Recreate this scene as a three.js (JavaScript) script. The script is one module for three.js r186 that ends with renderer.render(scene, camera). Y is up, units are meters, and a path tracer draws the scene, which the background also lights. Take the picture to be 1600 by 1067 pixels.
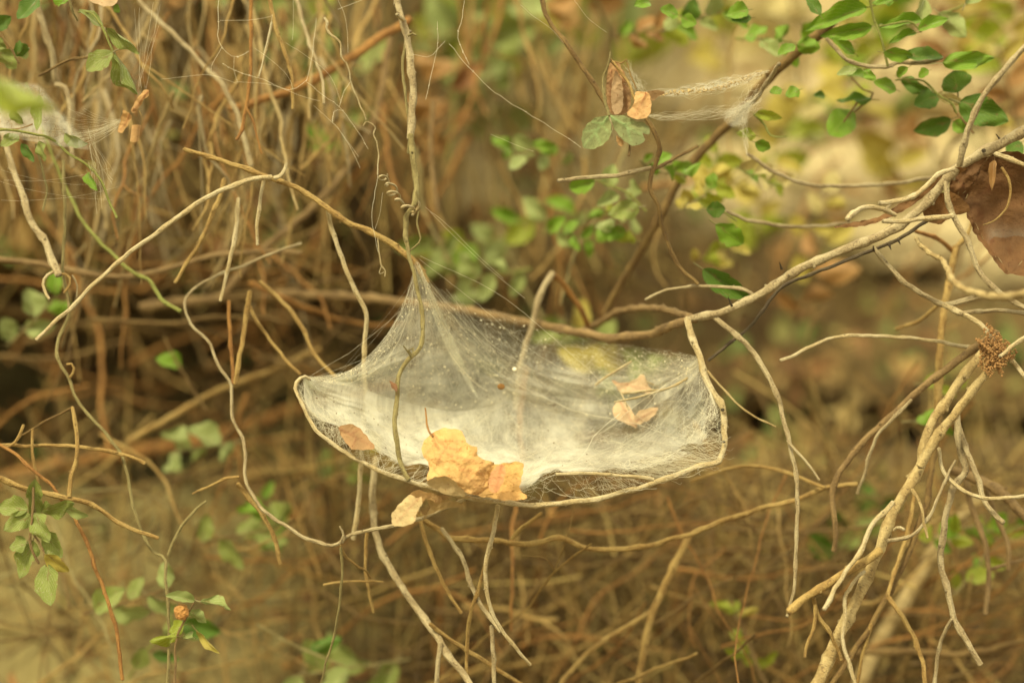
import * as THREE from 'three';
import { ImprovedNoise } from 'three/addons/math/ImprovedNoise.js';
import { TessellateModifier } from 'three/addons/modifiers/TessellateModifier.js';
import { mergeGeometries, mergeVertices } from 'three/addons/utils/BufferGeometryUtils.js';

// ---------- camera, sky, sun, exposure ----------
const scene = new THREE.Scene();
const D = 1.5, F = 3000, PW = 1600, PH = 1067;             // focus distance in metres, focal length in photograph pixels
const camera = new THREE.PerspectiveCamera(2 * Math.atan(PH / 2 / F) * 180 / Math.PI, PW / PH, 0.05, 200);
camera.position.set(0, 1.15, 0);
camera.rotation.x = -8 * Math.PI / 180;
camera.updateMatrixWorld(true);
camera.focus = D;
camera.userData.fStop = camera.getFocalLength() / 29;        // a 29 mm wide lens opening

const SKY_W = 256, SKY_H = 128, skyData = new Float32Array(SKY_W * SKY_H * 4);
for (let r = 0; r < SKY_H; r++) for (let c = 0; c < SKY_W; c++) {
  const up = ((r + 0.5) / SKY_H - 0.5) * Math.PI, k = 0.82 + 0.25 * Math.max(0, Math.sin(up)), i = (r * SKY_W + c) * 4;
  skyData[i] = 0.545 * k; skyData[i + 1] = 0.493 * k; skyData[i + 2] = 0.345 * k; skyData[i + 3] = 1;
}
const skyTex = new THREE.DataTexture(skyData, SKY_W, SKY_H, THREE.RGBAFormat, THREE.FloatType);
skyTex.mapping = THREE.EquirectangularReflectionMapping; skyTex.magFilter = THREE.LinearFilter; skyTex.needsUpdate = true;
scene.background = skyTex; scene.environment = skyTex;

const sun = new THREE.DirectionalLight(new THREE.Color().setRGB(1, 0.89, 0.57), 1.5);
sun.position.set(-1.5, 4.6, 0.5); sun.target.position.set(0, 0.9, -1.8);
sun.castShadow = true; sun.shadow.radius = 20; sun.shadow.mapSize.set(2048, 2048);
Object.assign(sun.shadow.camera, { left: -4, right: 4, top: 4, bottom: -4, near: 0.1, far: 14 });
scene.add(sun, sun.target);

const renderer = new THREE.WebGLRenderer();
renderer.toneMapping = THREE.LinearToneMapping;
renderer.toneMappingExposure = 3.15;
renderer.shadowMap.enabled = true;

// ---------- helpers ----------
let seed = 7;
const reseed = (n) => { seed = n; };
const rnd = () => { seed = (seed + 0x6d2b79f5) | 0; let t = Math.imul(seed ^ (seed >>> 15), 1 | seed); t = (t + Math.imul(t ^ (t >>> 7), 61 | t)) ^ t; return ((t ^ (t >>> 14)) >>> 0) / 4294967296; };
const rr = (a, b) => a + (b - a) * rnd();
const pick = (a) => a[Math.floor(rnd() * a.length)];
const noise = new ImprovedNoise();
const fbm = (x, y, z, o = 4) => { let s = 0, a = 1, f = 1; for (let i = 0; i < o; i++) { s += a * noise.noise(x * f, y * f, z * f); a *= 0.5; f *= 2.03; } return s; };
const clamp = THREE.MathUtils.clamp, lerp = THREE.MathUtils.lerp, sstep = THREE.MathUtils.smoothstep;
const V = (x, y, z) => new THREE.Vector3(x, y, z);
const RIGHT = V(1, 0, 0).applyQuaternion(camera.quaternion), UPV = V(0, 1, 0).applyQuaternion(camera.quaternion), TOWARD = V(0, 0, 1).applyQuaternion(camera.quaternion);
const at = (x, y, dz = 0) => { const d = D + dz; return V((x - PW / 2) / F * d, -(y - PH / 2) / F * d, -d).applyMatrix4(camera.matrixWorld); };
const mpp = (dz) => (D + dz) / F;                              // metres that one photograph pixel spans at that depth
const used = new Map();
const numbered = (n) => { const k = used.get(n) ?? 0; used.set(n, k + 1); return k ? n + '_' + String(k).padStart(3, '0') : n; };
const tag = (o, label, category, group, kind) => { o.userData.label = label; if (category) o.userData.category = category; if (group) o.userData.group = group; if (kind) o.userData.kind = kind; return o; };
const shade = (m) => { m.castShadow = true; m.receiveShadow = true; return m; };
const thing = (name, label, category, base, group) => { const g = new THREE.Group(); g.name = numbered(name); g.position.copy(base); scene.add(g); return tag(g, label, category, group); };
const part = (name, geo, mat, parent) => { const m = shade(new THREE.Mesh(geo, mat)); m.name = name; parent.add(m); return m; };
const solo = (name, geo, mat, label, category, group) => { const m = shade(new THREE.Mesh(geo, mat)); m.name = numbered(name); scene.add(m); return tag(m, label, category, group); };

// ---------- textures ----------
const vnoise = (() => { const h = (x, y) => { let n = Math.imul(x, 374761393) + Math.imul(y, 668265263) | 0; n = Math.imul(n ^ (n >>> 13), 1274126177); return ((n ^ (n >>> 16)) >>> 0) / 4294967296; };
  return (x, y, px, py) => { const ix = Math.floor(x), iy = Math.floor(y), fx = x - ix, fy = y - iy, s = fx * fx * (3 - 2 * fx), t = fy * fy * (3 - 2 * fy), w = (a, p) => ((a % p) + p) % p;
    return lerp(lerp(h(w(ix, px), w(iy, py)), h(w(ix + 1, px), w(iy, py)), s), lerp(h(w(ix, px), w(iy + 1, py)), h(w(ix + 1, px), w(iy + 1, py)), s), t); }; })();
function tex(w, h, f, srgb = false) {
  const d = new Uint8Array(w * h * 4);
  for (let y = 0; y < h; y++) for (let x = 0; x < w; x++) { const c = f(x / w, y / h), i = (y * w + x) * 4; for (let k = 0; k < 3; k++) d[i + k] = clamp(Array.isArray(c) ? c[k] : c, 0, 1) * 255; d[i + 3] = 255; }
  const t = new THREE.DataTexture(d, w, h); t.wrapS = t.wrapT = THREE.RepeatWrapping; t.magFilter = t.minFilter = THREE.LinearFilter; if (srgb) t.colorSpace = THREE.SRGBColorSpace; t.needsUpdate = true; return t;
}
const toS = (x) => x <= 0.0031308 ? 12.92 * x : 1.055 * Math.pow(x, 1 / 2.4) - 0.055;
const mix3 = (a, b, t) => [lerp(a[0], b[0], t), lerp(a[1], b[1], t), lerp(a[2], b[2], t)];
const enc = (c) => c.map((v) => toS(clamp(v, 0, 1)));
const barkHeight = (u, v) => 0.45 * vnoise(u * 14, v * 10, 14, 10) + 0.3 * vnoise(u * 30, v * 60, 30, 60) + 0.25 * vnoise(u * 9, v * 90, 9, 90);
const barkBump = tex(256, 512, barkHeight);
function bark(a, b, c, rough = 0.86) {                         // base colour, patches, dark flecks (linear)
  const map = tex(256, 512, (u, v) => {
    const p = sstep(0.65 * vnoise(u * 4, v * 9, 4, 9) + 0.35 * vnoise(u * 16, v * 40, 16, 40), 0.35, 0.7), g = barkHeight(u, v);
    const f = sstep(vnoise(u * 22 + 5, v * 70, 22, 70) * 0.7 + vnoise(u * 7, v * 16, 7, 16) * 0.3, 0.68, 0.8);
    return enc(mix3(mix3(a, b, p), c, f * 0.55).map((x) => x * (0.72 + 0.56 * g)));
  }, true);
  return new THREE.MeshStandardMaterial({ map, bumpMap: barkBump, bumpScale: 0.0011, roughness: rough });
}
const M = {
  grey: bark([0.36, 0.295, 0.17], [0.26, 0.2, 0.105], [0.075, 0.05, 0.026]),
  cream: bark([0.46, 0.385, 0.23], [0.36, 0.28, 0.14], [0.11, 0.078, 0.038]),
  tan: bark([0.35, 0.24, 0.08], [0.25, 0.155, 0.045], [0.085, 0.046, 0.015]),
  gold: bark([0.385, 0.295, 0.135], [0.28, 0.2, 0.08], [0.085, 0.05, 0.019]),
  orange: bark([0.31, 0.155, 0.038], [0.215, 0.10, 0.024], [0.07, 0.036, 0.012]),
  brown: bark([0.175, 0.11, 0.033], [0.12, 0.07, 0.02], [0.045, 0.027, 0.01]),
  mauve: bark([0.225, 0.148, 0.06], [0.165, 0.104, 0.04], [0.06, 0.035, 0.018]),
  vine: bark([0.25, 0.21, 0.085], [0.18, 0.145, 0.053], [0.07, 0.05, 0.02]),
  green: bark([0.22, 0.235, 0.055], [0.17, 0.175, 0.038], [0.08, 0.075, 0.024]),
  dark: bark([0.10, 0.075, 0.04], [0.068, 0.048, 0.026], [0.03, 0.022, 0.012]),
};
const veins = (u, v, n = 7) => {                                // distance pattern of a midrib and side veins on a leaf (u across, v along)
  const x = Math.abs(u - 0.5), k = v * n - x * n * 1.15, s = Math.abs(k - Math.round(k)) / n;
  return Math.max(Math.exp(-Math.pow(x / 0.016, 2)), 0.75 * Math.exp(-Math.pow(s / 0.011, 2)));
};
const leafBump = tex(256, 256, (u, v) => 0.5 + 0.4 * veins(u, v) + 0.15 * (vnoise(u * 30, v * 30, 30, 30) - 0.5));
function leafMat(a, b, vein, opt = {}) {
  const { spots = 0.3, spot = [0.42, 0.40, 0.26], through = 0.35, rough = 0.62 } = opt;
  const map = tex(256, 256, (u, v) => {
    const p = 0.6 * vnoise(u * 5, v * 5, 5, 5) + 0.4 * vnoise(u * 21, v * 21, 21, 21), q = sstep(vnoise(u * 46, v * 46, 46, 46), 0.72, 0.9) * spots;
    const rot = sstep(vnoise(u * 8 + 2, v * 8 + 5, 8, 8) * 0.75 + vnoise(u * 31, v * 31, 31, 31) * 0.25, 0.74, 0.82) * 0.6;
    return enc(mix3(mix3(mix3(mix3(a, b, p), vein, 0.75 * veins(u, v)), spot, q), [0.22, 0.14, 0.05], rot));
  }, true);
  return new THREE.MeshPhysicalMaterial({ map, bumpMap: leafBump, bumpScale: 0.0008, roughness: rough, transmission: through, thickness: 0, side: THREE.DoubleSide, specularIntensity: 0.6 });
}
const L = {
  fresh: leafMat([0.185, 0.335, 0.012], [0.13, 0.25, 0.009], [0.28, 0.39, 0.06], { spots: 0.12 }),
  deep: leafMat([0.09, 0.185, 0.009], [0.064, 0.135, 0.007], [0.17, 0.26, 0.04], { spots: 0.12 }),
  dusty: leafMat([0.245, 0.295, 0.058], [0.18, 0.225, 0.038], [0.37, 0.41, 0.15], { spots: 0.55 }),
  pale: leafMat([0.32, 0.38, 0.125], [0.245, 0.305, 0.085], [0.42, 0.46, 0.22], { spots: 0.25 }),
  lime: leafMat([0.36, 0.42, 0.025], [0.28, 0.34, 0.02], [0.44, 0.49, 0.08], { spots: 0.1, through: 0.5 }),
  yellow: leafMat([0.52, 0.44, 0.085], [0.42, 0.34, 0.06], [0.55, 0.5, 0.16], { spots: 0.2 }),
  creamy: leafMat([0.55, 0.47, 0.2], [0.46, 0.39, 0.15], [0.6, 0.52, 0.28], { spots: 0.2 }),
  dry: leafMat([0.44, 0.25, 0.08], [0.32, 0.165, 0.05], [0.52, 0.34, 0.13], { spots: 0.4, spot: [0.2, 0.1, 0.04] }),
  rust: leafMat([0.28, 0.125, 0.04], [0.2, 0.085, 0.03], [0.34, 0.17, 0.07], { spots: 0.4, spot: [0.14, 0.06, 0.03] }),
  pink: leafMat([0.56, 0.38, 0.2], [0.46, 0.3, 0.15], [0.6, 0.43, 0.25], { spots: 0.35, spot: [0.3, 0.17, 0.08] }),
};
const mottle = tex(512, 512, (u, v) => {
  const p = 0.5 * vnoise(u * 6, v * 6, 6, 6) + 0.3 * vnoise(u * 19, v * 19, 19, 19) + 0.2 * vnoise(u * 70, v * 70, 70, 70), s = sstep(vnoise(u * 26 + 3, v * 26, 26, 26), 0.88, 0.97);
  return enc([1, 1, 1].map((x, k) => x * (0.72 + 0.42 * p) * (1 - s * [0.35, 0.5, 0.6][k])));
}, true);
const crinkle = tex(512, 512, (u, v) => 0.6 * vnoise(u * 24, v * 24, 24, 24) + 0.4 * vnoise(u * 80, v * 80, 80, 80));
const dryMat = (r, g, b, through = 0.25, bump = 0.0007) => new THREE.MeshPhysicalMaterial({ color: new THREE.Color().setRGB(r, g, b), map: mottle, bumpMap: crinkle, bumpScale: bump, roughness: 0.75, vertexColors: true, transmission: through, thickness: 0, side: THREE.DoubleSide, specularIntensity: 0.5 });

// ---------- shapes ----------
function smoothPath(pts, step) {
  const c = new THREE.CatmullRomCurve3(pts, false, 'centripetal'), n = Math.max(2, Math.ceil(c.getLength() / step));
  return c.getSpacedPoints(n);
}
const _n = new THREE.Vector3();
// a branch: points, radius at both ends (m); swollen nodes, wobble and rounded ends
function tube(pts, r0, r1, o = {}) {
  const { seg = 8, step = 0.005, wob = 0.12, nodes = 0, bend = 0.0011, origin = V(0, 0, 0), cut = false } = o;
  const P = smoothPath(pts, step), n = P.length, s0 = rnd() * 100, pos = [], nor = [], uv = [], idx = [], dist = [0];
  for (let i = 1; i < n; i++) dist.push(dist[i - 1] + P[i].distanceTo(P[i - 1]));
  const len = dist[n - 1], marks = [];
  if (nodes) for (let d = rr(0.3, 1) * nodes; d < len - 0.004; d += nodes * rr(0.6, 1.4)) marks.push(d);
  for (let i = 0; i < n; i++) { const e = Math.min(1, dist[i] / 0.02); P[i].x += bend * e * fbm(dist[i] * 60, s0, 1, 2); P[i].y += bend * e * fbm(dist[i] * 60, s0, 7, 2); P[i].z += bend * e * 2 * fbm(dist[i] * 40, s0, 13, 2); }
  let T0 = P[1].clone().sub(P[0]).normalize(), N = V(0.3, 0.2, 1).cross(T0).normalize();
  for (let i = 0; i < n; i++) {
    const T = (i < n - 1 ? P[i + 1].clone().sub(P[Math.max(0, i - 1)]) : P[i].clone().sub(P[i - 1])).normalize();
    N.sub(T.clone().multiplyScalar(N.dot(T))).normalize(); const B = T.clone().cross(N);
    let r = lerp(r0, r1, dist[i] / len);
    for (const m of marks) r *= 1 + (r0 > 0.0045 ? 0.1 : 0.3) * Math.exp(-Math.pow((dist[i] - m) / (r0 * 1.1 + 0.0006), 2));
    for (let k = 0; k <= seg; k++) {
      const a = k / seg * Math.PI * 2, ca = Math.cos(a), sa = Math.sin(a), rk = r * (1 + wob * fbm(ca * 0.9 + s0, sa * 0.9, dist[i] * 90, 2));
      _n.copy(N).multiplyScalar(ca).addScaledVector(B, sa);
      pos.push(P[i].x + _n.x * rk - origin.x, P[i].y + _n.y * rk - origin.y, P[i].z + _n.z * rk - origin.z); nor.push(_n.x, _n.y, _n.z); uv.push(k / seg, dist[i] / 0.07 + s0);
      if (i && k) { const a0 = (i - 1) * (seg + 1) + k - 1, b0 = a0 + seg + 1; idx.push(a0, a0 + 1, b0, b0, a0 + 1, b0 + 1); }
    }
  }
  for (const e of [0, n - 1]) {                                 // rounded or broken ends
    const T = (e ? P[n - 1].clone().sub(P[n - 2]) : P[0].clone().sub(P[1])).normalize(), r = e ? r1 : r0, c = P[e].clone().addScaledVector(T, r * (cut ? -0.5 : 0.6)).sub(origin), base = pos.length / 3;
    pos.push(c.x, c.y, c.z); nor.push(T.x, T.y, T.z); uv.push(0.5, s0);
    for (let k = 0; k < seg; k++) { const a = e * (seg + 1) + k; idx.push(...(e ? [a, a + 1, base] : [a + 1, a, base])); }
  }
  const g = new THREE.BufferGeometry();
  g.setAttribute('position', new THREE.Float32BufferAttribute(pos, 3)); g.setAttribute('normal', new THREE.Float32BufferAttribute(nor, 3)); g.setAttribute('uv', new THREE.Float32BufferAttribute(uv, 2)); g.setIndex(idx);
  if (!marks.length) return g;
  const buds = [g];
  for (const m of marks) {                                      // a small bud or leaf scar at each node
    let i = dist.findIndex((d) => d >= m); if (i < 1) continue;
    const T = P[i].clone().sub(P[i - 1]).normalize(), side = V(rr(-1, 1), rr(-1, 1), rr(-1, 1)); side.sub(T.clone().multiplyScalar(side.dot(T))).normalize();
    const r = lerp(r0, r1, m / len), b = new THREE.IcosahedronGeometry(1, 1), q = new THREE.Quaternion().setFromUnitVectors(V(0, 1, 0), side.clone().addScaledVector(T, rr(0.2, 0.9)).normalize());
    b.applyMatrix4(new THREE.Matrix4().compose(P[i].clone().addScaledVector(side, r * 0.95).sub(origin), q, V(r * 0.42, r * rr(0.5, 0.95), r * 0.42))); buds.push(mergeVertices(b));
  }
  return mergeGeometries(buds);
}
const path = (flat, dz0, dz1) => { const p = [], n = flat.length / 2; for (let i = 0; i < n; i++) p.push(at(flat[2 * i], flat[2 * i + 1], lerp(dz0, dz1, n > 1 ? i / (n - 1) : 0))); return p; };
// a branch with its side twigs: limbs = [[width0, width1 in px, dz0, dz1, [x, y, ...], material?], ...]; the first is the stem
function branch(name, label, category, mat, limbs, o = {}) {
  const [w0, w1, a, b, pts, own] = limbs[0], p = path(pts, a, b), opt = { nodes: 0.03, ...o };
  if (limbs.length === 1) return solo(name, tube(p, w0 / 2 * mpp(a), w1 / 2 * mpp(b), opt), M[own ?? mat], label, category, o.group);
  const g = thing(name, label, category, p[0], o.group);
  limbs.forEach(([w0, w1, a, b, pts, own], i) => part(i ? 'twig' : 'stem', tube(path(pts, a, b), w0 / 2 * mpp(a), w1 / 2 * mpp(b), { ...opt, origin: g.position }), M[own ?? mat], g));
  return g;
}
// leaves: unit blades (y along, x across), a few variants of curl
function bladeGeo(fat, curl, fold, wave, s) {
  const nx = 8, ny = 14, pos = [], uv = [], idx = [];
  for (let j = 0; j <= ny; j++) for (let i = 0; i <= nx; i++) {
    const v = j / ny, u = i / nx, x = (u - 0.5) * 2, w = 0.5 * Math.pow(Math.sin(Math.PI * Math.pow(v, fat)), 0.72) * (1 + 0.05 * Math.sin(v * 23 + s) + 0.09 * noise.noise(v * 4.3 + s * 3, x > 0 ? 2 : 9, s));
    pos.push(x * w, v, curl * (v * v - 0.4 * v) - fold * Math.abs(x) * w + wave * Math.sin(v * 9 + s + x * 2) * w * x + 0.02 * fbm(x + s, v * 3, s, 2));
    uv.push(u, v);
    if (i && j) { const a = (j - 1) * (nx + 1) + i - 1, b = a + nx + 1; idx.push(a, a + 1, b, b, a + 1, b + 1); }
  }
  for (let j = 0; j <= 4; j++) for (let k = 0; k < 4; k++) {      // the stalk
    const t = j / 4, a = k * Math.PI / 2, r = 0.02; pos.push(r * 1.4 * Math.cos(a), -0.2 + 0.24 * t, r * Math.sin(a) - 0.05 * (1 - t) * (1 - t)); uv.push(0.5, 0.3);
    if (j) { const o = (nx + 1) * (ny + 1) + (j - 1) * 4, p = o + k, q = o + (k + 1) % 4; idx.push(p, q, p + 4, p + 4, q, q + 4); }
  }
  const g = new THREE.BufferGeometry(); g.setAttribute('position', new THREE.Float32BufferAttribute(pos, 3)); g.setAttribute('uv', new THREE.Float32BufferAttribute(uv, 2)); g.setIndex(idx); g.computeVertexNormals(); return g;
}
const BLADES = [bladeGeo(0.85, 0.12, -0.25, 0.1, 1), bladeGeo(0.8, -0.2, -0.4, 0.15, 3), bladeGeo(0.95, 0.25, 0.3, 0.2, 5), bladeGeo(0.75, 0.05, -0.15, 0.3, 8), bladeGeo(0.9, -0.35, -0.5, 0.1, 11), bladeGeo(0.72, 0.3, -0.6, 0.2, 14), bladeGeo(0.88, -0.1, 0.5, 0.35, 17), bladeGeo(0.8, 0.45, -0.3, 0.15, 21)];
const ROUND = [bladeGeo(1.0, 0.08, -0.12, 0.12, 2), bladeGeo(1.05, -0.12, -0.2, 0.1, 6)];
function leaf(parent, mat, x0, y0, x1, y1, w, o = {}) {         // base, tip and width in px
  const { dz = 0, dt = rr(-0.012, 0.012), roll = rr(-0.6, 0.6), round = false, name = 'leaf', k } = o;
  const a = at(x0, y0, dz), b = at(x1, y1, dz + dt), y = b.clone().sub(a), len = y.length(); y.divideScalar(len);
  let z = TOWARD.clone().sub(y.clone().multiplyScalar(TOWARD.dot(y))).normalize(), x = y.clone().cross(z).normalize();
  const c = Math.cos(roll), s = Math.sin(roll), z2 = z.clone().multiplyScalar(c).addScaledVector(x, s), x2 = x.clone().multiplyScalar(c).addScaledVector(z, -s);
  const geo = round ? ROUND[(k ?? Math.floor(rnd() * 2)) % 2] : BLADES[k ?? Math.floor(rnd() * BLADES.length)];
  const m = part(name, geo, mat, parent), W = w * mpp(dz) / Math.max(0.45, Math.abs(c));
  m.applyMatrix4(new THREE.Matrix4().makeBasis(x2.multiplyScalar(W), y.multiplyScalar(len), z2.multiplyScalar(len)).setPosition(a.sub(parent.position ?? V(0, 0, 0))));
  return m;
}
// a dead leaf of its own outline: bent, crumpled, with raised veins
function sheetLeaf(parent, name, mat, poly, o = {}) {
  const { dz = 0, bend = [0, 0, 0], tilt = [0, 0], rough = 0.0015, edge = 0.0035, vein = [], tone = [1, 1, 1], veinTone = 0.62 } = o;
  let cx = 0, cy = 0; for (let i = 0; i < poly.length; i += 2) { cx += poly[i]; cy += poly[i + 1]; } cx /= poly.length / 2; cy /= poly.length / 2;
  const k = mpp(dz), ring = []; for (let i = 0; i < poly.length; i += 2) ring.push(V((poly[i] - cx) * k, -(poly[i + 1] - cy) * k, 0));
  ring.push(ring[0].clone());
  const curve = new THREE.CatmullRomCurve3(ring, false, 'centripetal'), s0 = rnd() * 50, pts = curve.getSpacedPoints(Math.max(20, Math.round(curve.getLength() / 0.0022))).slice(0, -1).map((p, i) => new THREE.Vector2(p.x + 0.00035 * Math.sin(i * 2.1 + s0), p.y + 0.00035 * Math.sin(i * 1.7)));
  let g = new THREE.ShapeGeometry(new THREE.Shape(pts)); g.deleteAttribute('normal'); g.deleteAttribute('uv');
  g = new TessellateModifier(edge, 7).modify(g); g.deleteAttribute('normal'); g = mergeVertices(g, 1e-6);
  const p = g.attributes.position, uv = [], col = [], segs = vein.map((q) => [(q[0] - cx) * k, -(q[1] - cy) * k, (q[2] - cx) * k, -(q[3] - cy) * k]), org = at(cx, cy, dz).sub(parent.position);
  for (let i = 0; i < p.count; i++) {
    const x = p.getX(i), y = p.getY(i); let rib = 0;
    for (const [x0, y0, x1, y1] of segs) { const dx = x1 - x0, dy = y1 - y0, t = clamp(((x - x0) * dx + (y - y0) * dy) / (dx * dx + dy * dy), 0, 1); rib = Math.max(rib, (1 - 0.6 * t) * Math.exp(-Math.pow(Math.hypot(x - x0 - dx * t, y - y0 - dy * t) / 0.0008, 2))); }
    const z = bend[0] * x * x * 30 + bend[1] * y * y * 30 + bend[2] * x * y * 30 + tilt[0] * x + tilt[1] * y + rough * fbm(x * 90 + s0, y * 90, s0, 3) + 0.0009 * rib;
    const w = org.clone().addScaledVector(RIGHT, x).addScaledVector(UPV, y).addScaledVector(TOWARD, z);
    p.setXYZ(i, w.x, w.y, w.z); uv.push(x / 0.05 + s0, y / 0.05);
    const t = 0.9 + 0.25 * fbm(x * 50 + s0, y * 50, 3, 3), v = lerp(1, veinTone, rib); col.push(tone[0] * t * Math.sqrt(v), tone[1] * t * v, tone[2] * t * v);
  }
  g.setAttribute('uv', new THREE.Float32BufferAttribute(uv, 2)); g.setAttribute('color', new THREE.Float32BufferAttribute(col, 3)); g.computeVertexNormals();
  return part(name, g, mat, parent);
}

// ---------- the setting: an undercut earth bank with a paler slope to the right, and the ground in front of it ----------
const rowY = (py, d) => { const p = at(PW / 2, py, d - D); return [p.y, p.z]; };
const LEFT = [[-900, 2.15], [-200, 2.3], [0, 2.32], [200, 2.33], [360, 2.35], [410, 2.42], [440, 2.75], [470, 3.15], [560, 3.3], [660, 3.2], [720, 2.95], [770, 2.6], [840, 2.42], [960, 2.25], [1100, 2.1], [1500, 1.75], [2300, 1.35]];
const RIGHTP = [[-900, 5.2], [-200, 4.7], [0, 4.5], [150, 4.3], [215, 4.1], [240, 3.75], [330, 3.6], [430, 3.5], [560, 3.35], [625, 3.3], [645, 3.6], [690, 3.5], [715, 2.95], [850, 2.6], [1100, 2.2], [1500, 1.75], [2300, 1.35]];
const earthTex = tex(512, 512, (u, v) => {
  const p = 0.4 * vnoise(u * 9, v * 9, 9, 9) + 0.35 * vnoise(u * 33, v * 33, 33, 33) + 0.25 * vnoise(u * 120, v * 120, 120, 120), s = sstep(vnoise(u * 60, v * 60, 60, 60), 0.75, 0.9);
  return enc([1, 0.98, 0.95].map((x) => x * (0.5 + 0.85 * p) * (1 - 0.3 * s)));
}, true);
const earthBump = tex(512, 512, (u, v) => 0.5 * vnoise(u * 12, v * 12, 12, 12) + 0.5 * vnoise(u * 50, v * 50, 50, 50));
const groundPoint = (x, f) => {                                 // f: fractional row of the bank's profile
  const t = sstep(x, -0.28, 0.35), i = Math.min(LEFT.length - 2, Math.floor(f)), k = f - i;
  const l = rowY(lerp(LEFT[i][0], LEFT[i + 1][0], k), lerp(LEFT[i][1], LEFT[i + 1][1], k)), r = rowY(lerp(RIGHTP[i][0], RIGHTP[i + 1][0], k), lerp(RIGHTP[i][1], RIGHTP[i + 1][1], k));
  return [lerp(l[0], r[0], t), lerp(l[1], r[1], t)];
};
{
  const xs = [-30, -12, -6, -4, -3, -2.4]; for (let x = -2; x <= 2.001; x += 0.022) xs.push(x); xs.push(2.4, 3, 4, 6, 12, 30);
  const fs = []; for (let f = 0; f < 16; f += 0.085) fs.push(f); fs.push(16);
  const rows = [{ y: 2.9, z: -40 }, { y: 2.4, z: -9 }, ...fs.map((f) => ({ f })), { y: 0.12, z: -0.4 }, { y: 0.05, z: 1 }, { y: 0, z: 30 }];
  const pos = [], uv = [], col = [], idx = [];
  rows.forEach((r, j) => xs.forEach((x, i) => {
    let y = r.y, z = r.z;
    if (r.f !== undefined) { [y, z] = groundPoint(clamp(x, -2, 2), r.f); const e = Math.min(1, (2.2 - Math.min(2.2, Math.abs(x))) * 3); z += e * (0.10 * fbm(x * 2.2, y * 2.4, 3, 4) + 0.03 * fbm(x * 11, y * 11, 9, 3)); y += e * (0.05 * fbm(x * 3, z * 3, 17, 4) + 0.02 * fbm(x * 14, z * 14, 5, 2)); }
    pos.push(x, y, z); uv.push(x / 0.5, (y + z) / 0.5);
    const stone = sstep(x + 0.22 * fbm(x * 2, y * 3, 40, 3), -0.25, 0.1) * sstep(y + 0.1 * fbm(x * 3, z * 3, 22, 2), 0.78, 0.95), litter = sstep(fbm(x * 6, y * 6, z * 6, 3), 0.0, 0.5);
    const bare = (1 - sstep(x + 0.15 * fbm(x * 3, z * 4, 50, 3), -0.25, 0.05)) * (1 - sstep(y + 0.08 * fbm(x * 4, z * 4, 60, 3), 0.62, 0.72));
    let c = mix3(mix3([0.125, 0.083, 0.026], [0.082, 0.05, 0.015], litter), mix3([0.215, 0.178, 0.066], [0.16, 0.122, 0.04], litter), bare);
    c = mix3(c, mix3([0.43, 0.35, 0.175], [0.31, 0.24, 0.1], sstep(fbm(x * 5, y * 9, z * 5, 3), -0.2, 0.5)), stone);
    col.push(...c);
    if (i && j) { const a = (j - 1) * xs.length + i - 1, b = a + xs.length; idx.push(a, b, a + 1, b, b + 1, a + 1); }
  }));
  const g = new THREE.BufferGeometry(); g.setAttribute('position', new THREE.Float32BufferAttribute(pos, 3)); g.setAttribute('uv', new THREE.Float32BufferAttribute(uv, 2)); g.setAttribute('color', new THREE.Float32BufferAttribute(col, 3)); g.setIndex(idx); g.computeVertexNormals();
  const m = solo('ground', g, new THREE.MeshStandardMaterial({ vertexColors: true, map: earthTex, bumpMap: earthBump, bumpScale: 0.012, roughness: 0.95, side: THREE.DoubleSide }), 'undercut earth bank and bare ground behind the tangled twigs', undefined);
  m.userData.kind = 'structure';
}
// pale stones set in the slope behind the green leaves
const stoneMat = new THREE.MeshStandardMaterial({ color: new THREE.Color().setRGB(0.46, 0.38, 0.205), map: earthTex, bumpMap: earthBump, bumpScale: 0.01, roughness: 0.95 });
function stone(label, px, py, d, w, h, s) {
  const b = new THREE.IcosahedronGeometry(1, 4); const p = b.attributes.position, k = d / F;
  for (let i = 0; i < p.count; i++) { const v = V(p.getX(i), p.getY(i), p.getZ(i)), q = Math.pow(Math.pow(Math.abs(v.x), 3.5) + Math.pow(Math.abs(v.y), 3.5) + Math.pow(Math.abs(v.z), 3.5), -1 / 3.5) * (1 + 0.13 * fbm(v.x * 1.7 + s, v.y * 1.7, v.z * 1.7, 3)); v.multiplyScalar(q); p.setXYZ(i, v.x * w * k / 2, v.y * h * k / 2, v.z * w * k * 0.3); }
  const g = mergeVertices(b.deleteAttribute('normal').deleteAttribute('uv')); const uv = []; for (let i = 0; i < g.attributes.position.count; i++) uv.push((g.attributes.position.getX(i) + g.attributes.position.getZ(i)) / 0.4 + s, g.attributes.position.getY(i) / 0.4); g.setAttribute('uv', new THREE.Float32BufferAttribute(uv, 2)); g.computeVertexNormals();
  const m = solo('stone_block', g, stoneMat, label, 'stone', 'stones in the slope'); m.position.copy(at(px, py, d - D)); m.rotation.set(rr(-0.1, 0.1), rr(-0.3, 0.3), rr(-0.08, 0.08));
}
reseed(11);
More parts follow.
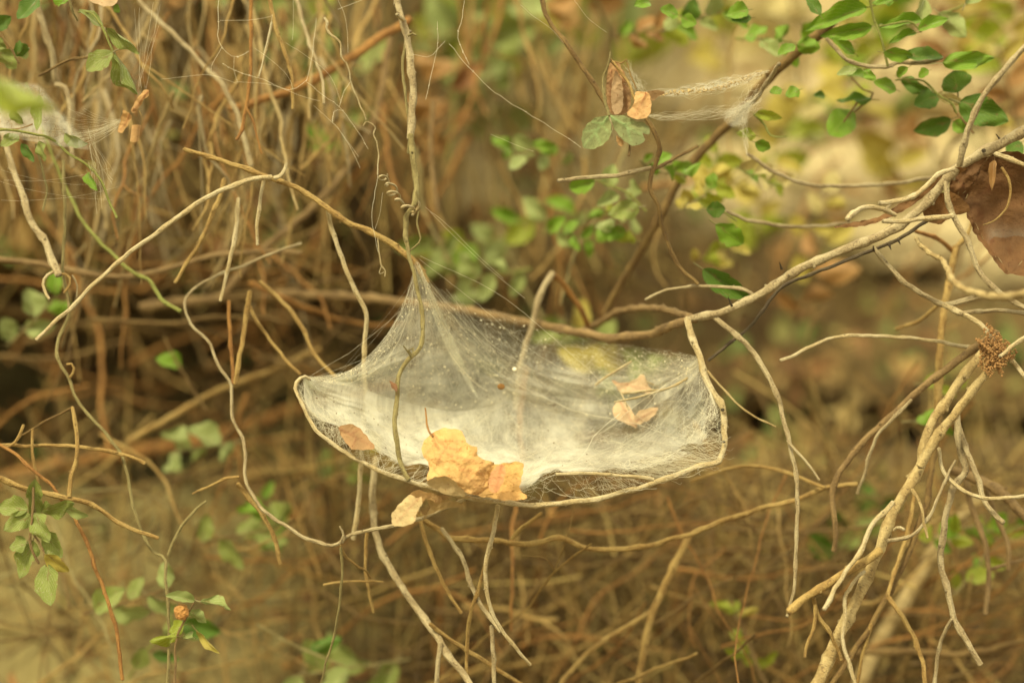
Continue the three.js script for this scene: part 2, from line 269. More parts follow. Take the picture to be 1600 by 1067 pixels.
for (const [label, x, y, d, w, h] of [['long pale stone in the slope right of the brown bough', 1290, 290, 3.7, 330, 120], ['pale stone in the slope above the big brown leaf', 1550, 275, 3.75, 260, 110], ['pale stone in the slope behind the yellow leaves of the bough', 1130, 330, 3.6, 190, 90], ['pale stone in the slope behind the hanging round leaf', 1410, 135, 4.2, 260, 90], ['pale stone in the slope at the upper right corner', 1560, 120, 4.3, 240, 100], ['pale stone in the slope behind the upper bough', 1220, 165, 4.15, 230, 80], ['flat pale stone in the slope just under the slanting branch', 1420, 380, 3.5, 240, 80], ['small pale stone in the slope left of the bough', 1050, 180, 4.2, 180, 70], ['pale stone in the slope half hidden by the big brown leaf', 1560, 420, 3.5, 200, 90]]) stone(label, x, y, d, w, h, rr(0, 30));
// a thick fallen log and stout roots lying in the hollow
branch('fallen_root', 'brown root lying across the dark hollow behind the vines', 'root', 'brown', [[20, 15, 0.95, 1.15, [-40, 470, 120, 505, 300, 520, 480, 505, 700, 540]]], { nodes: 0, step: 0.02, bend: 0.003 });
branch('fallen_root', 'orange brown root sloping through the lower hollow at left edge', 'root', 'orange', [[24, 17, 0.85, 1.0, [-40, 760, 120, 720, 300, 690, 460, 640, 620, 600]]], { nodes: 0, step: 0.02, bend: 0.003 });
branch('fallen_root', 'tan root crossing under the white web in blurred shade', 'root', 'tan', [[17, 13, 0.9, 0.8, [330, 760, 520, 720, 760, 735, 980, 720, 1250, 735]]], { nodes: 0, step: 0.02, bend: 0.003 });
// leaf litter
{
  reseed(21);
  const N = 2600, geo = bladeGeo(0.85, 0.3, 0.35, 0.3, 4), im = new THREE.InstancedMesh(geo, new THREE.MeshStandardMaterial({ roughness: 0.8, side: THREE.DoubleSide }), N), m = new THREE.Matrix4(), q = new THREE.Quaternion(), c = new THREE.Color();
  const pal = [[0.32, 0.18, 0.06], [0.24, 0.12, 0.04], [0.34, 0.23, 0.08], [0.17, 0.09, 0.034], [0.26, 0.19, 0.065], [0.2, 0.19, 0.05], [0.15, 0.2, 0.05]];
  for (let i = 0; i < N; i++) {
    const x = rr(-1.3, 1.5), f = rr(1, 15), [y, z] = groundPoint(x, f), s = x < 0 && f > 11 ? rr(0.012, 0.028) : rr(0.025, 0.06);
    q.setFromEuler(new THREE.Euler(rr(-1.5, 0.3), rr(-3, 3), rr(-3, 3)));
    m.compose(V(x, y + rr(0, 0.05), z + rr(0.0, 0.07)), q, V(s * rr(0.4, 0.7), s, s)); im.setMatrixAt(i, m);
    const p = pick(pal), k = rr(0.75, 1.2); im.setColorAt(i, c.setRGB(p[0] * k, p[1] * k, p[2] * k));
  }
  im.name = 'leaf_litter'; shade(im); tag(im, 'fallen dry leaves scattered over the earth bank', 'leaf litter', undefined, 'stuff'); scene.add(im);
}
// the far tangle of stems, too many and too blurred to count
{
  reseed(31);
  const variants = [0, 1, 2].map((k) => { const p = []; for (let i = 0; i <= 6; i++) p.push(V(0.05 * Math.sin(i * 0.9 + k * 2) + rr(-0.012, 0.012), i / 6 - 0.5, 0.04 * Math.sin(i * 0.7 + k))); return tube(p, 0.011, 0.006, { seg: 5, step: 0.07, bend: 0, wob: 0.1 }); });
  const q = new THREE.Quaternion(), m = new THREE.Matrix4(), c = new THREE.Color(), mat = new THREE.MeshStandardMaterial({ roughness: 0.9 });
  const pal = [[0.32, 0.22, 0.07], [0.27, 0.16, 0.042], [0.15, 0.095, 0.028], [0.36, 0.265, 0.09], [0.2, 0.145, 0.045], [0.11, 0.066, 0.02], [0.085, 0.05, 0.016]];
  variants.forEach((g, v) => {
    const N = 900, im = new THREE.InstancedMesh(g, mat, N);
    for (let i = 0; i < N; i++) {
      const zone = rnd(), x = zone < 0.3 ? rr(-60, 620) : zone < 0.9 ? (rnd() < 0.08 ? rr(-40, 480) : rr(460, 1680)) : rr(600, 1050), y = zone < 0.3 ? rr(-40, 400) : zone < 0.9 ? rr(720, 1120) : rr(100, 480);
      const dz = y > 700 ? rr(0.45, 0.95) : rr(0.75, x < 620 ? 1.3 : 1.7), up = y < 330 ? rr(-0.5, 0.5) : rnd() < 0.6 ? rr(0.7, 2.2) : rr(-0.7, 0.7), len = rr(0.1, 0.34);
      q.setFromEuler(new THREE.Euler(rr(-0.5, 0.5), rr(-3, 3), up)); const k = rr(0.4, 1.1) * 0.17; m.compose(at(x, y, dz), q, V(k, len, k)); im.setMatrixAt(i, m); const p = pick(pal), t = rr(0.7, 1.15); im.setColorAt(i, c.setRGB(p[0] * t, p[1] * t, p[2] * t));
    }
    im.name = numbered('undergrowth'); shade(im); scene.add(im);
    tag(im, ['mass of fine dry stems filling the far blurred thicket', 'second layer of fine dry stems in the far thicket', 'third layer of fine dry stems in the far thicket'][v], 'undergrowth', 'far blurred undergrowth', 'stuff');
  });
}

// ---------- branches and twigs ----------
reseed(101);
// the slanting grey branch at right, its side twigs, and the long thin shoot that loops round under the web
const mainBranch = branch('slanting_branch', 'long grey branch slanting from the right edge, its shoot looping under the web', 'branch', 'grey', [
  [15.5, 11, -0.02, 0.05, [1640, 190, 1600, 206, 1566, 223, 1532, 240, 1499, 261, 1478, 283, 1440, 325, 1397, 357, 1347, 380, 1296, 401, 1246, 423, 1212, 444, 1178, 465, 1144, 480, 1111, 492, 1077, 499]],
  [13, 15, 0.05, 0.45, [1085, 497, 1047, 510, 1025, 519, 957, 528, 912, 521, 867, 512, 822, 503, 766, 493, 716, 483, 665, 477, 600, 469, 500, 461, 400, 462, 300, 470, 220, 480], 'mauve'],
  [11, 9, 0.05, 0.3, [1087, 500, 1062, 490, 1030, 482, 1000, 481, 966, 487, 940, 503, 915, 512], 'mauve'],
  [11, 9, 0.045, 0.015, [1074, 497, 1080, 522, 1087, 540, 1094, 559, 1104, 593, 1115, 614, 1129, 636, 1133, 670, 1133, 697, 1124, 722], 'cream'],
  [9, 7.5, 0.015, -0.03, [1126, 716, 1123, 722, 1095, 728, 1039, 749, 982, 767, 937, 779, 881, 786, 825, 789, 800, 786, 765, 783, 732, 778], 'cream'],
  [7.5, 5.2, -0.03, 0.015, [734, 778, 699, 771, 665, 759, 631, 749, 597, 737, 566, 722, 530, 701, 498, 677, 483, 657, 474, 638, 466, 620, 460, 605, 465, 593, 474, 588, 484, 592], 'cream'],
  [10, 8, -0.02, -0.06, [1500, 258, 1503, 245, 1509, 219, 1522, 182, 1543, 142, 1570, 108, 1600, 76, 1630, 50]],
  [6, 5, 0.02, 0.06, [1470, 330, 1441, 350, 1404, 374, 1364, 390, 1313, 411, 1262, 431, 1222, 448, 1195, 482, 1168, 515, 1127, 546, 1108, 564], 'dark'],
  [9, 8, -0.02, -0.03, [1478, 285, 1480, 300, 1484, 320, 1499, 352, 1515, 380, 1524, 411, 1543, 441, 1580, 468, 1620, 488]],
  [8, 6, -0.025, -0.04, [1490, 337, 1431, 344, 1400, 346, 1380, 346], 'cream'],
  [7, 8, -0.02, -0.04, [1492, 263, 1465, 273, 1448, 293, 1424, 309, 1400, 314, 1376, 316], 'cream'],
  [7, 9, -0.02, -0.05, [1400, 336, 1382, 327, 1364, 324, 1345, 326, 1333, 332, 1325, 344], 'cream'],
  [8, 7, -0.02, -0.02, [1556, 240, 1575, 247, 1600, 256, 1625, 264], 'cream'],
  [6, 4, 0.05, 0.06, [1180, 463, 1165, 452, 1127, 448, 1094, 446, 1060, 450, 1030, 458, 1009, 467]],
  [9, 5, 0.045, 0.005, [1114, 494, 1126, 503, 1141, 515, 1165, 536, 1188, 566, 1205, 596, 1219, 630, 1225, 660, 1234, 691, 1239, 714, 1246, 744, 1247, 781, 1246, 825, 1244, 876, 1242, 916, 1234, 950, 1230, 963], 'grey'],
  [5, 4, 0.02, 0.01, [1231, 688, 1240, 700, 1259, 720, 1281, 749]],
  [4, 3, 0.03, 0.02, [1106, 580, 1111, 586, 1144, 623, 1178, 650, 1213, 667], 'gold'],
  [5, 4, 0.03, 0.06, [1398, 356, 1386, 330, 1392, 318], 'grey'],
], { nodes: 0.028 });
for (const [x, y, dx, dy] of [[1390, 382, 3, 9], [1404, 374, 4, 8], [1366, 392, -1, -9], [1222, 420, -4, -11], [1144, 478, -6, -14], [1566, 221, -9, -12]]) {
  const a = at(x, y, 0.025), b = at(x + dx, y + dy, 0.02); part('thorn', tube([a, a.clone().lerp(b, 0.5), b], 0.0012, 0.0002, { seg: 6, step: 0.002, origin: mainBranch.position }), M.dark, mainBranch);
}
for (const [x, y, dz, r] of [[937, 777, -0.006, 0.0011], [1020, 757, 0.002, 0.0012], [1129, 640, 0.022, 0.0016], [1131, 690, 0.016, 0.0013], [700, 770, -0.031, 0.0008], [1110, 607, 0.03, 0.0013], [1536, 236, -0.014, 0.0018]]) part('scar', new THREE.IcosahedronGeometry(r, 2).scale(1, 0.9, 0.6).translate(...at(x, y, dz).addScaledVector(TOWARD, x > 1500 ? 0.004 : 0.0021).sub(mainBranch.position).toArray()), M.dark, mainBranch);
// the vine that carries the web's peak
const vine = branch('climbing_vine', 'upright green brown vine with coiled tendrils rising through the web', 'vine', 'vine', [
  [10, 11.5, 0.05, 0.03, [618, -30, 621, 0, 628, 27, 636, 57, 641, 94, 645, 135, 643, 179, 641, 216], 'grey'],
  [10, 6, 0.03, 0.01, [641, 210, 644, 235, 646, 250, 650, 287, 648, 317, 638, 331, 634, 350, 633, 367, 638, 394, 646, 424], 'vine'],
  [6, 8, 0.01, -0.03, [646, 420, 651, 451, 658, 485, 661, 519, 658, 542, 650, 552, 641, 559, 628, 576, 620, 600, 618, 643, 618, 674, 623, 708, 630, 735, 639, 750], 'vine'],
  [5, 4, 0.045, 0.03, [634, 62, 629, 100, 633, 150, 640, 200, 637, 240]],
  [5, 6, 0.045, 0.02, [633, 33, 624, 27, 620, 24], 'cream'],
  [4, 3, 0.035, 0.03, [638, 56, 646, 52, 650, 55]],
  [3, 3, 0.015, 0.015, [650, 300, 655, 320, 652, 345, 656, 375, 648, 386, 640, 392]],
  [5, 4, 0.02, 0.01, [641, 331, 648, 330, 655, 322, 654, 315], 'cream'],
  [3, 2, -0.01, -0.015, [642, 558, 637, 550, 630, 541]],
  [4, 2, -0.015, -0.02, [643, 555, 638, 546, 646, 544, 645, 552]],
], { nodes: 0.02 });
{ // coiled tendril
  const pts = []; for (let i = 0; i <= 90; i++) { const t = i / 90, a = t * Math.PI * 2 * 5.2, r = (7 + 4.5 * Math.sin(t * 17 + 1) * Math.sin(t * 5)) * (1 - 0.2 * t); pts.push(at(lerp(598, 640, Math.pow(t, 1.3)) + r * Math.cos(a), lerp(272, 332, t) + r * 0.9 * Math.sin(a) * (1 - 0.4 * t), 0.012 + 0.008 * Math.sin(a + 1))); }
  part('tendril', tube(pts, 0.0007, 0.0012, { step: 0.0018, seg: 6, origin: vine.position }), M.cream, vine);
}
leaf(vine, L.rust, 619, 612, 608, 596, 7, { dz: -0.022, roll: 0.9, name: 'leaf_scale' });

branch('bent_twig', 'straight pale twig leaning down left from a bent tan twig above the web', 'twig', 'cream', [
  [8, 6, 0.03, 0.0, [424, 277, 400, 279, 371, 287, 320, 310, 250, 360, 186, 407, 105, 485, 70, 517, 56, 531]],
  [7, 10, 0.03, 0.05, [287, 233, 337, 248, 388, 265, 418, 277, 456, 290, 506, 321, 547, 349, 580, 363, 631, 394, 652, 416, 668, 442], 'tan'],
  [7, 5, 0.03, 0.03, [428, 278, 437, 275, 444, 266, 447, 256], 'cream'],
  [6, 5, 0.035, 0.04, [412, 281, 406, 310, 402, 340, 402, 382]],
], { nodes: 0.035 });
branch('hanging_twig', 'pale twig with a sharp elbow hanging behind the left side of web', 'twig', 'cream', [[7, 8, 0.05, 0.09, [512, 330, 516, 350, 533, 400, 553, 450, 572, 490, 571, 515, 568, 560, 571, 613, 567, 670, 564, 727, 559, 791, 552, 842]]], { nodes: 0.05 });
branch('creeping_vine', 'pale knobbly vine curving from left tangle to the twig under the web', 'vine', 'vine', [
  [4, 6, 0.12, 0.0, [470, 380, 420, 398, 380, 415, 350, 426, 330, 434, 304, 448, 290, 463, 287, 478, 297, 505, 324, 532, 337, 566, 358, 600, 364, 654, 378, 687, 381, 710, 381, 741, 395, 774, 425, 808, 456, 828, 489, 845, 520, 852, 550, 835, 594, 825, 631, 817, 672, 805, 705, 791, 728, 781], 'grey'],
  [8, 6, 0.05, 0.06, [371, 756, 388, 778, 405, 798, 425, 832, 439, 882], 'tan'],
  [5, 3, 0.04, 0.05, [373, 745, 350, 748, 325, 760, 300, 772], 'tan'],
  [4, 3, 0.02, 0.02, [530, 850, 536, 835, 530, 822], 'grey'],
  [4, 3, 0.02, 0.05, [532, 852, 540, 870, 558, 884, 572, 890, 578, 905], 'tan'],
], { nodes: 0.016, bend: 0.0012 });
branch('green_vine', 'thin green vine hanging in a slack curve down the left side', 'vine', 'green', [
  [5, 5, 0.08, 0.04, [98, 250, 100, 350, 98, 431, 106, 465, 105, 495, 92, 525, 89, 545, 91, 566, 105, 590, 118, 623, 152, 664, 175, 691, 190, 715, 199, 747, 206, 791, 223, 835, 243, 866, 257, 874, 258, 909, 263, 960, 262, 1067, 262, 1090], 'vine'],
  [5, 4, 0.05, 0.06, [262, 868, 270, 845, 287, 818, 305, 797, 322, 783], 'vine'],
  [4, 4, 0.06, 0.06, [108, 590, 115, 578, 110, 568, 103, 570], 'tan'],
], { nodes: 0.035 });
branch('green_vine', 'olive vine arching behind the long straight pale twig', 'vine', 'green', [[4, 7, 0.16, 0.09, [40, 130, 70, 215, 98, 285, 115, 320, 132, 350, 155, 378, 182, 404, 210, 428, 233, 438, 242, 452, 250, 465, 262, 476, 282, 486]]], { nodes: 0.04 });
branch('root_stub', 'thick pale broken root stub with hooked rootlets at far left', 'root', 'grey', [
  [8, 12, 0.1, 0.05, [-6, 150, 4, 210, 20, 265, 32, 300, 51, 350, 71, 380, 80, 405, 90, 430]],
  [5, 4, 0.05, 0.04, [82, 425, 70, 432, 66, 445, 70, 458, 76, 468], 'cream'],
  [4, 3, 0.05, 0.05, [92, 428, 106, 430, 108, 445, 98, 458], 'tan'],
  [3, 2, 0.05, 0.05, [112, 430, 120, 445, 119, 465], 'grey'],
], { nodes: 0.03 });
branch('forked_twig', 'forked brown twig over the dusty green leaves in lower left corner', 'twig', 'tan', [
  [9, 6, 0.0, 0.04, [-30, 735, 0, 747, 44, 766, 94, 776, 145, 791, 196, 823, 246, 842]],
  [5, 6, 0.03, 0.02, [-10, 690, 20, 707, 54, 737, 88, 769, 108, 798, 132, 842, 152, 899, 169, 943, 182, 994, 191, 1062], 'orange'],
  [6, 7, 0.03, 0.02, [112, 636, 117, 660, 121, 690, 118, 724, 110, 750, 107, 776], 'tan'],
  [3, 4, 0.05, 0.03, [30, 682, 60, 664, 90, 648, 112, 637], 'brown'],
], { nodes: 0.03 });
branch('crossing_twig', 'thin level tan twig crossing above the lower left leaf cluster', 'twig', 'tan', [[5, 6, 0.04, 0.05, [-20, 694, 7, 696, 61, 696, 121, 698, 186, 708, 226, 724]], [5, 4, 0.04, 0.04, [36, 664, 24, 690, 8, 700]], [5, 4, 0.04, 0.04, [50, 670, 51, 720, 60, 760]]], { nodes: 0.03 });
branch('sagging_twig', 'long smooth tan twig sagging below the web toward the right', 'twig', 'tan', [
  [9, 7, 0.07, 0.12, [652, 800, 665, 815, 682, 825, 699, 839, 740, 843, 766, 844, 817, 850, 851, 845, 874, 840, 908, 854, 952, 859, 1002, 854, 1070, 837, 1127, 815, 1188, 795, 1246, 780, 1296, 761, 1340, 756]],
  [6, 5, 0.1, 0.16, [1290, 762, 1268, 754, 1220, 735, 1170, 728, 1120, 738, 1080, 752]],
  [7, 6, 0.08, 0.07, [800, 842, 815, 824, 846, 802]],
], { nodes: 0.06 });
branch('hanging_twig', 'crisp pale twig drooping from the loop under the web, its tip pointing right', 'twig', 'cream', [
  [8, 5, -0.01, 0.02, [778, 790, 776, 805, 770, 835, 760, 876, 760, 916, 770, 960, 793, 997, 812, 1020, 830, 1039]],
  [6, 6, 0.03, 0.05, [762, 868, 746, 926, 732, 977, 729, 1060], 'tan'],
], { nodes: 0.035 });
branch('drooping_branch', 'stout pale stem curving down from behind the web to the bottom edge', 'branch', 'grey', [
  [11, 11, 0.12, 0.03, [588, 715, 584, 741, 582, 801, 591, 849, 614, 896, 641, 936, 672, 980, 699, 1021, 732, 1066, 745, 1090]],
  [7, 6, 0.05, 0.08, [672, 975, 700, 998, 732, 1017, 810, 1067, 840, 1085], 'tan'],
  [8, 7, 0.05, 0.05, [688, 1005, 684, 1040, 680, 1090]],
], { nodes: 0.05 });
branch('hanging_twig', 'grey twig slanting down beneath the yellow leaf behind the crisp drooping twig', 'twig', 'grey', [[7, 7, 0.06, 0.03, [690, 826, 702, 842, 722, 872, 736, 916, 760, 957, 782, 986]], [7, 7, 0.04, 0.04, [768, 978, 770, 1010, 774, 1085]]], { nodes: 0.03 });
branch('hanging_twig', 'thin tan twig pointing down right just below the cream curled leaf', 'twig', 'tan', [[7, 5, 0.06, 0.06, [656, 812, 665, 845, 675, 872, 695, 916, 721, 958]]], { nodes: 0.03 });
branch('hanging_twig', 'thin tan twig dangling between the creeping vine and drooping stem', 'twig', 'tan', [[6, 4, 0.06, 0.07, [574, 828, 571, 860, 570, 889, 576, 920, 582, 957]], [4, 3, 0.06, 0.06, [505, 914, 540, 908, 575, 908, 598, 910]]], { nodes: 0.03 });
branch('seed_stalk', 'thin beaded stalk hanging below the knot of the creeping vine', 'stalk', 'vine', [[4, 3, 0.02, 0.05, [532, 856, 534, 890, 531, 930, 528, 960, 521, 1000, 508, 1040, 498, 1080]]], { nodes: 0.007 });
branch('pale_twig', 'pale upright twig seen through the web with an orange side arm', 'twig', 'grey', [
  [10, 8, 0.2, 0.19, [864, 426, 855, 440, 844, 458, 830, 512, 817, 552, 810, 593, 805, 640]],
  [9, 9, 0.2, 0.24, [862, 428, 876, 438, 888, 455, 905, 478, 914, 495, 918, 508], 'orange']], { nodes: 0.06 });
branch('brown_bough', 'thick brown bough slanting from top right behind the dried leaf cluster', 'branch', 'brown', [
  [19, 11, 0.08, 0.28, [1360, -40, 1330, 0, 1290, 44, 1249, 78, 1212, 112, 1178, 148, 1144, 189, 1104, 229, 1060, 285, 1026, 350, 996, 401, 969, 445, 945, 492]],
  [8, 7, 0.1, 0.02, [1170, 160, 1178, 158, 1195, 135, 1208, 115, 1219, 101], 'grey'],
  [6, 6, 0.12, 0.14, [1168, 240, 1190, 255, 1225, 275, 1262, 288, 1320, 290, 1400, 286, 1460, 278], 'grey'],
  [6, 5, 0.12, 0.16, [1134, 330, 1160, 340, 1215, 352, 1290, 352, 1340, 348], 'grey'],
], { nodes: 0.05 });
branch('leaning_twig', 'thin brown stem leaning down to the dried leaf cluster', 'twig', 'brown', [[7, 8, 0.06, 0.05, [840, -30, 847, 0, 854, 24, 881, 64, 908, 101, 932, 138, 950, 168]]], { nodes: 0.05 });
branch('curved_twig', 'brown stem arching down from the dried leaf cluster to a pale side twig', 'twig', 'brown', [
  [8, 6, 0.04, 0.05, [1010, 185, 1022, 205, 1030, 233, 1024, 255, 1017, 275, 1016, 294, 1028, 318, 1036, 358, 1050, 395, 1062, 416, 1092, 444]],
  [7, 6, 0.045, 0.03, [1018, 262, 990, 268, 962, 275, 911, 278, 871, 283], 'grey'],
  [6, 5, 0.05, 0.1, [1020, 265, 1050, 250, 1090, 228], 'brown'],
], { nodes: 0.04 });
branch('level_twig', 'slim pale twig reaching left from the brown crumbly clump', 'twig', 'cream', [[6, 5, 0.06, 0.04, [1540, 546, 1509, 541, 1431, 529, 1364, 525, 1306, 527, 1262, 544, 1240, 556, 1220, 564]]], { nodes: 0.04 });
// the stout dead branch and its forks at lower right
branch('dead_branch', 'stout golden dead branch with many forks standing in the lower right', 'branch', 'gold', [
  [14, 20, 0.04, -0.03, [1545, 540, 1512, 580, 1479, 627, 1448, 681, 1440, 730, 1424, 754, 1397, 801, 1374, 859, 1340, 936, 1306, 1004, 1279, 1065, 1262, 1100]],
  [12, 16, 0.01, 0.0, [1560, 560, 1539, 586, 1495, 644, 1458, 691, 1440, 728]],
  [14, 12, -0.02, -0.04, [1376, 860, 1360, 872, 1330, 890, 1303, 906, 1262, 933, 1232, 957], 'tan'],
  [8, 7, -0.015, -0.05, [1396, 785, 1385, 798, 1365, 817, 1347, 859, 1320, 896, 1300, 930, 1289, 953], 'cream'],
  [6, 6, -0.02, -0.04, [1352, 893, 1340, 902, 1327, 920, 1320, 930, 1320, 963, 1316, 994, 1327, 1038, 1340, 1080], 'cream'],
  [7, 6, -0.03, -0.02, [1272, 935, 1279, 963, 1300, 994, 1316, 1031], 'tan'],
  [6, 5, -0.03, -0.03, [1274, 945, 1273, 977, 1262, 1008, 1259, 1026], 'tan'],
  [6, 4, -0.02, 0.01, [1388, 845, 1424, 838, 1441, 822, 1458, 798, 1468, 771, 1479, 747, 1494, 720], 'grey'],
  [6, 4, -0.01, -0.02, [1426, 765, 1435, 780, 1441, 795, 1446, 820, 1450, 842], 'gold'],
  [5, 5, -0.03, -0.04, [1398, 828, 1405, 824, 1414, 828], 'cream'],
  [11, 9, 0.03, 0.01, [1495, 640, 1502, 707, 1510, 734, 1489, 764, 1479, 805, 1473, 849, 1472, 886, 1482, 926, 1492, 967, 1512, 1004, 1534, 1038], 'grey'],
  [6, 6, 0.01, 0.03, [1488, 968, 1478, 985, 1468, 1011, 1460, 1085], 'grey'],
  [9, 8, 0.03, 0.0, [1500, 670, 1512, 707, 1529, 747, 1539, 781, 1556, 805, 1570, 817], 'grey'],
  [6, 6, 0.02, -0.02, [1468, 700, 1475, 737, 1502, 764, 1539, 778, 1573, 778, 1620, 771], 'cream'],
], { nodes: 0.035 });
branch('rear_branch', 'brown forked stem running down behind the stout golden dead branch', 'branch', 'tan', [
  [10, 9, 0.1, 0.05, [1470, 650, 1458, 724, 1448, 788, 1428, 842, 1411, 886, 1391, 926, 1364, 974, 1303, 1065, 1280, 1095], 'brown'],
  [8, 7, 0.06, 0.04, [1388, 932, 1405, 955, 1424, 987, 1441, 1031, 1448, 1085]],
  [7, 6, 0.06, 0.07, [1362, 976, 1347, 1031, 1338, 1085]],
  [7, 7, 0.08, 0.06, [1430, 770, 1420, 830, 1400, 890, 1388, 930]],
], { nodes: 0.045 });
branch('slanting_twig', 'brown twig slanting down left from the crumbly clump and hooking downward', 'twig', 'mauve', [
  [13, 8, 0.05, 0.07, [1560, 520, 1532, 539, 1492, 566, 1441, 606, 1397, 647, 1354, 687, 1325, 722, 1310, 741, 1300, 774, 1306, 825, 1303, 862]],
  [6, 5, 0.04, 0.06, [1425, 625, 1411, 640, 1374, 677, 1360, 710, 1350, 744, 1340, 771], 'grey']], { nodes: 0.04 });
branch('upright_branch', 'blurred pale upright stem with two arms behind the brown leaf', 'branch', 'tan', [
  [13, 11, 0.12, 0.13, [1466, 640, 1468, 580, 1472, 519, 1482, 451, 1490, 410, 1494, 385]],
  [8, 6, 0.13, 0.1, [1490, 392, 1465, 372, 1431, 360], 'orange'],
  [8, 6, 0.13, 0.13, [1492, 388, 1510, 370, 1520, 345]],
  [6, 5, 0.13, 0.18, [1474, 470, 1440, 500, 1400, 515]]], { nodes: 0.06 });
branch('arched_twig', 'grey twig arching down from the slanting branch then out to right edge', 'twig', 'grey', [
  [7, 10, 0.03, 0.03, [1366, 388, 1391, 417, 1418, 444, 1458, 468, 1478, 476, 1512, 468, 1540, 462]],
  [9, 7, 0.03, -0.01, [1475, 476, 1492, 485, 1532, 505, 1553, 529, 1573, 552, 1600, 586, 1625, 615], 'cream'],
  [7, 6, 0.02, 0.04, [1500, 490, 1550, 485, 1625, 492]]], { nodes: 0.035 });
branch('near_twig', 'out of focus golden twig close to the viewer at right edge', 'twig', 'gold', [[6, 13, 0.0, -0.2, [1432, 372, 1441, 384, 1455, 395, 1472, 407, 1480, 420, 1485, 431, 1502, 449, 1532, 459, 1566, 464, 1600, 460, 1640, 452]]], { nodes: 0.012 });
branch('short_twig', 'short pale twig poking through the brown crumbly clump', 'twig', 'cream', [[7, 6, -0.01, -0.02, [1625, 516, 1600, 529, 1580, 545, 1562, 556]]], { nodes: 0.03 });
branch('thick_root', 'thick blurred root at the right edge beside the dead branch', 'root', 'mauve', [[16, 14, 0.14, 0.08, [1490, 735, 1532, 751, 1563, 768, 1600, 805, 1630, 835]], [10, 8, 0.16, 0.12, [1500, 700, 1515, 780, 1540, 850, 1545, 900, 1540, 960]], [8, 7, 0.14, 0.12, [1535, 745, 1555, 800, 1575, 850, 1578, 890]], [6, 5, 0.14, 0.16, [1545, 890, 1575, 882, 1620, 870]]], { nodes: 0.05 });
branch('blurred_twig', 'blurred pale stem leaning below the right side of the web', 'branch', 'tan', [[12, 11, 0.2, 0.18, [1078, 835, 1070, 852, 1036, 920, 1012, 984, 996, 1080]]], { nodes: 0.08 });
branch('blurred_twig', 'blurred forked twig at bottom centre pointing down left', 'twig', 'tan', [[9, 8, 0.2, 0.16, [1020, 955, 996, 970, 935, 1007, 884, 1058, 870, 1085]]], { nodes: 0.08 });
branch('blurred_twig', 'blurred level brown twig low in the right corner', 'twig', 'brown', [[10, 9, 0.3, 0.25, [1330, 1020, 1420, 1018, 1500, 1022, 1570, 1010, 1640, 990]]], { nodes: 0.1 });
branch('blurred_twig', 'golden blurred trunk rising behind the dead branch at lower right', 'branch', 'gold', [[26, 22, 0.4, 0.42, [1330, 1100, 1370, 1010, 1420, 930, 1470, 850, 1530, 780]]], { nodes: 0, step: 0.012 });
// upper left: long leaning twigs one can tell apart
branch('leaning_root', 'long orange root sloping up from left to the grey vine', 'root', 'orange', [[12, 14, 0.22, 0.26, [360, 170, 400, 158, 455, 140, 520, 108, 580, 68, 640, 30]]], { nodes: 0.1 });
branch('leaning_root', 'grey tan twig slanting down from the upper left past the rolled dry leaves', 'twig', 'grey', [[7, 8, 0.18, 0.15, [215, 0, 250, 35, 290, 72, 320, 105, 345, 130, 372, 185, 392, 260]]], { nodes: 0.06 });
branch('leaning_root', 'upright orange stem standing left of the loose silk threads', 'root', 'orange', [[6, 5, 0.07, 0.06, [391, -20, 392, 60, 391, 110, 384, 170, 378, 200, 369, 218]], [4, 3, 0.06, 0.06, [384, 168, 395, 190, 408, 240]]], { nodes: 0.05 });
branch('leaning_root', 'slim tan twig hanging at top with a broken lower tip', 'twig', 'tan', [[7, 5, 0.06, 0.06, [420, -20, 424, 20, 432, 48, 446, 86, 455, 118, 456, 145, 457, 170]], [4, 3, 0.05, 0.05, [424, 35, 418, 65, 410, 100, 405, 120], 'cream']], { nodes: 0.04 });
branch('leaning_root', 'pale curved root standing behind the green leaves in upper left corner', 'root', 'grey', [[10, 9, 0.14, 0.16, [55, 0, 64, 30, 75, 65, 83, 88, 84, 120, 88, 130]], [8, 7, 0.14, 0.13, [86, 132, 100, 136, 106, 160, 108, 200, 112, 260]]], { nodes: 0.05 });
branch('leaning_root', 'mauve stem slanting steeply behind the coiled tendril', 'root', 'mauve', [[10, 12, 0.35, 0.32, [610, 60, 580, 200, 520, 290, 470, 340, 400, 400, 340, 470]]], { nodes: 0.1 });
branch('leaning_root', 'pinkish upright stem just right of the grey vine', 'root', 'mauve', [[8, 8, 0.3, 0.3, [676, 160, 673, 230, 678, 290, 684, 330]]], { nodes: 0.1 });
branch('leaning_root', 'dark twig arching behind the dusty heart shaped leaf at upper left', 'twig', 'brown', [[4, 4, 0.06, 0.06, [60, 118, 85, 105, 110, 93, 142, 87]]], { nodes: 0.05 });
branch('leaning_root', 'reddish stem crossing level through the left tangle', 'root', 'mauve', [[9, 8, 0.2, 0.25, [-20, 403, 60, 412, 180, 432, 260, 420, 330, 400, 400, 393, 470, 395]]], { nodes: 0.08 });
branch('leaning_root', 'tan twig pointing down left beneath the bent twig', 'twig', 'tan', [[8, 5, 0.08, 0.07, [350, 280, 338, 320, 322, 355, 305, 390, 285, 420, 273, 442]]], { nodes: 0.04 });
branch('leaning_root', 'short pale broken twig hanging left of the hollow', 'twig', 'cream', [[7, 5, 0.07, 0.06, [372, 310, 368, 360, 360, 400, 353, 430, 344, 470]]], { nodes: 0.03 });
branch('leaning_root', 'pair of leaning tan stems standing in the dark hollow', 'root', 'tan', [[8, 7, 0.08, 0.08, [390, 455, 384, 490, 378, 540, 366, 600], 'tan'], [6, 6, 0.1, 0.09, [357, 470, 358, 520, 362, 560, 364, 600], 'orange']], { nodes: 0.05 });
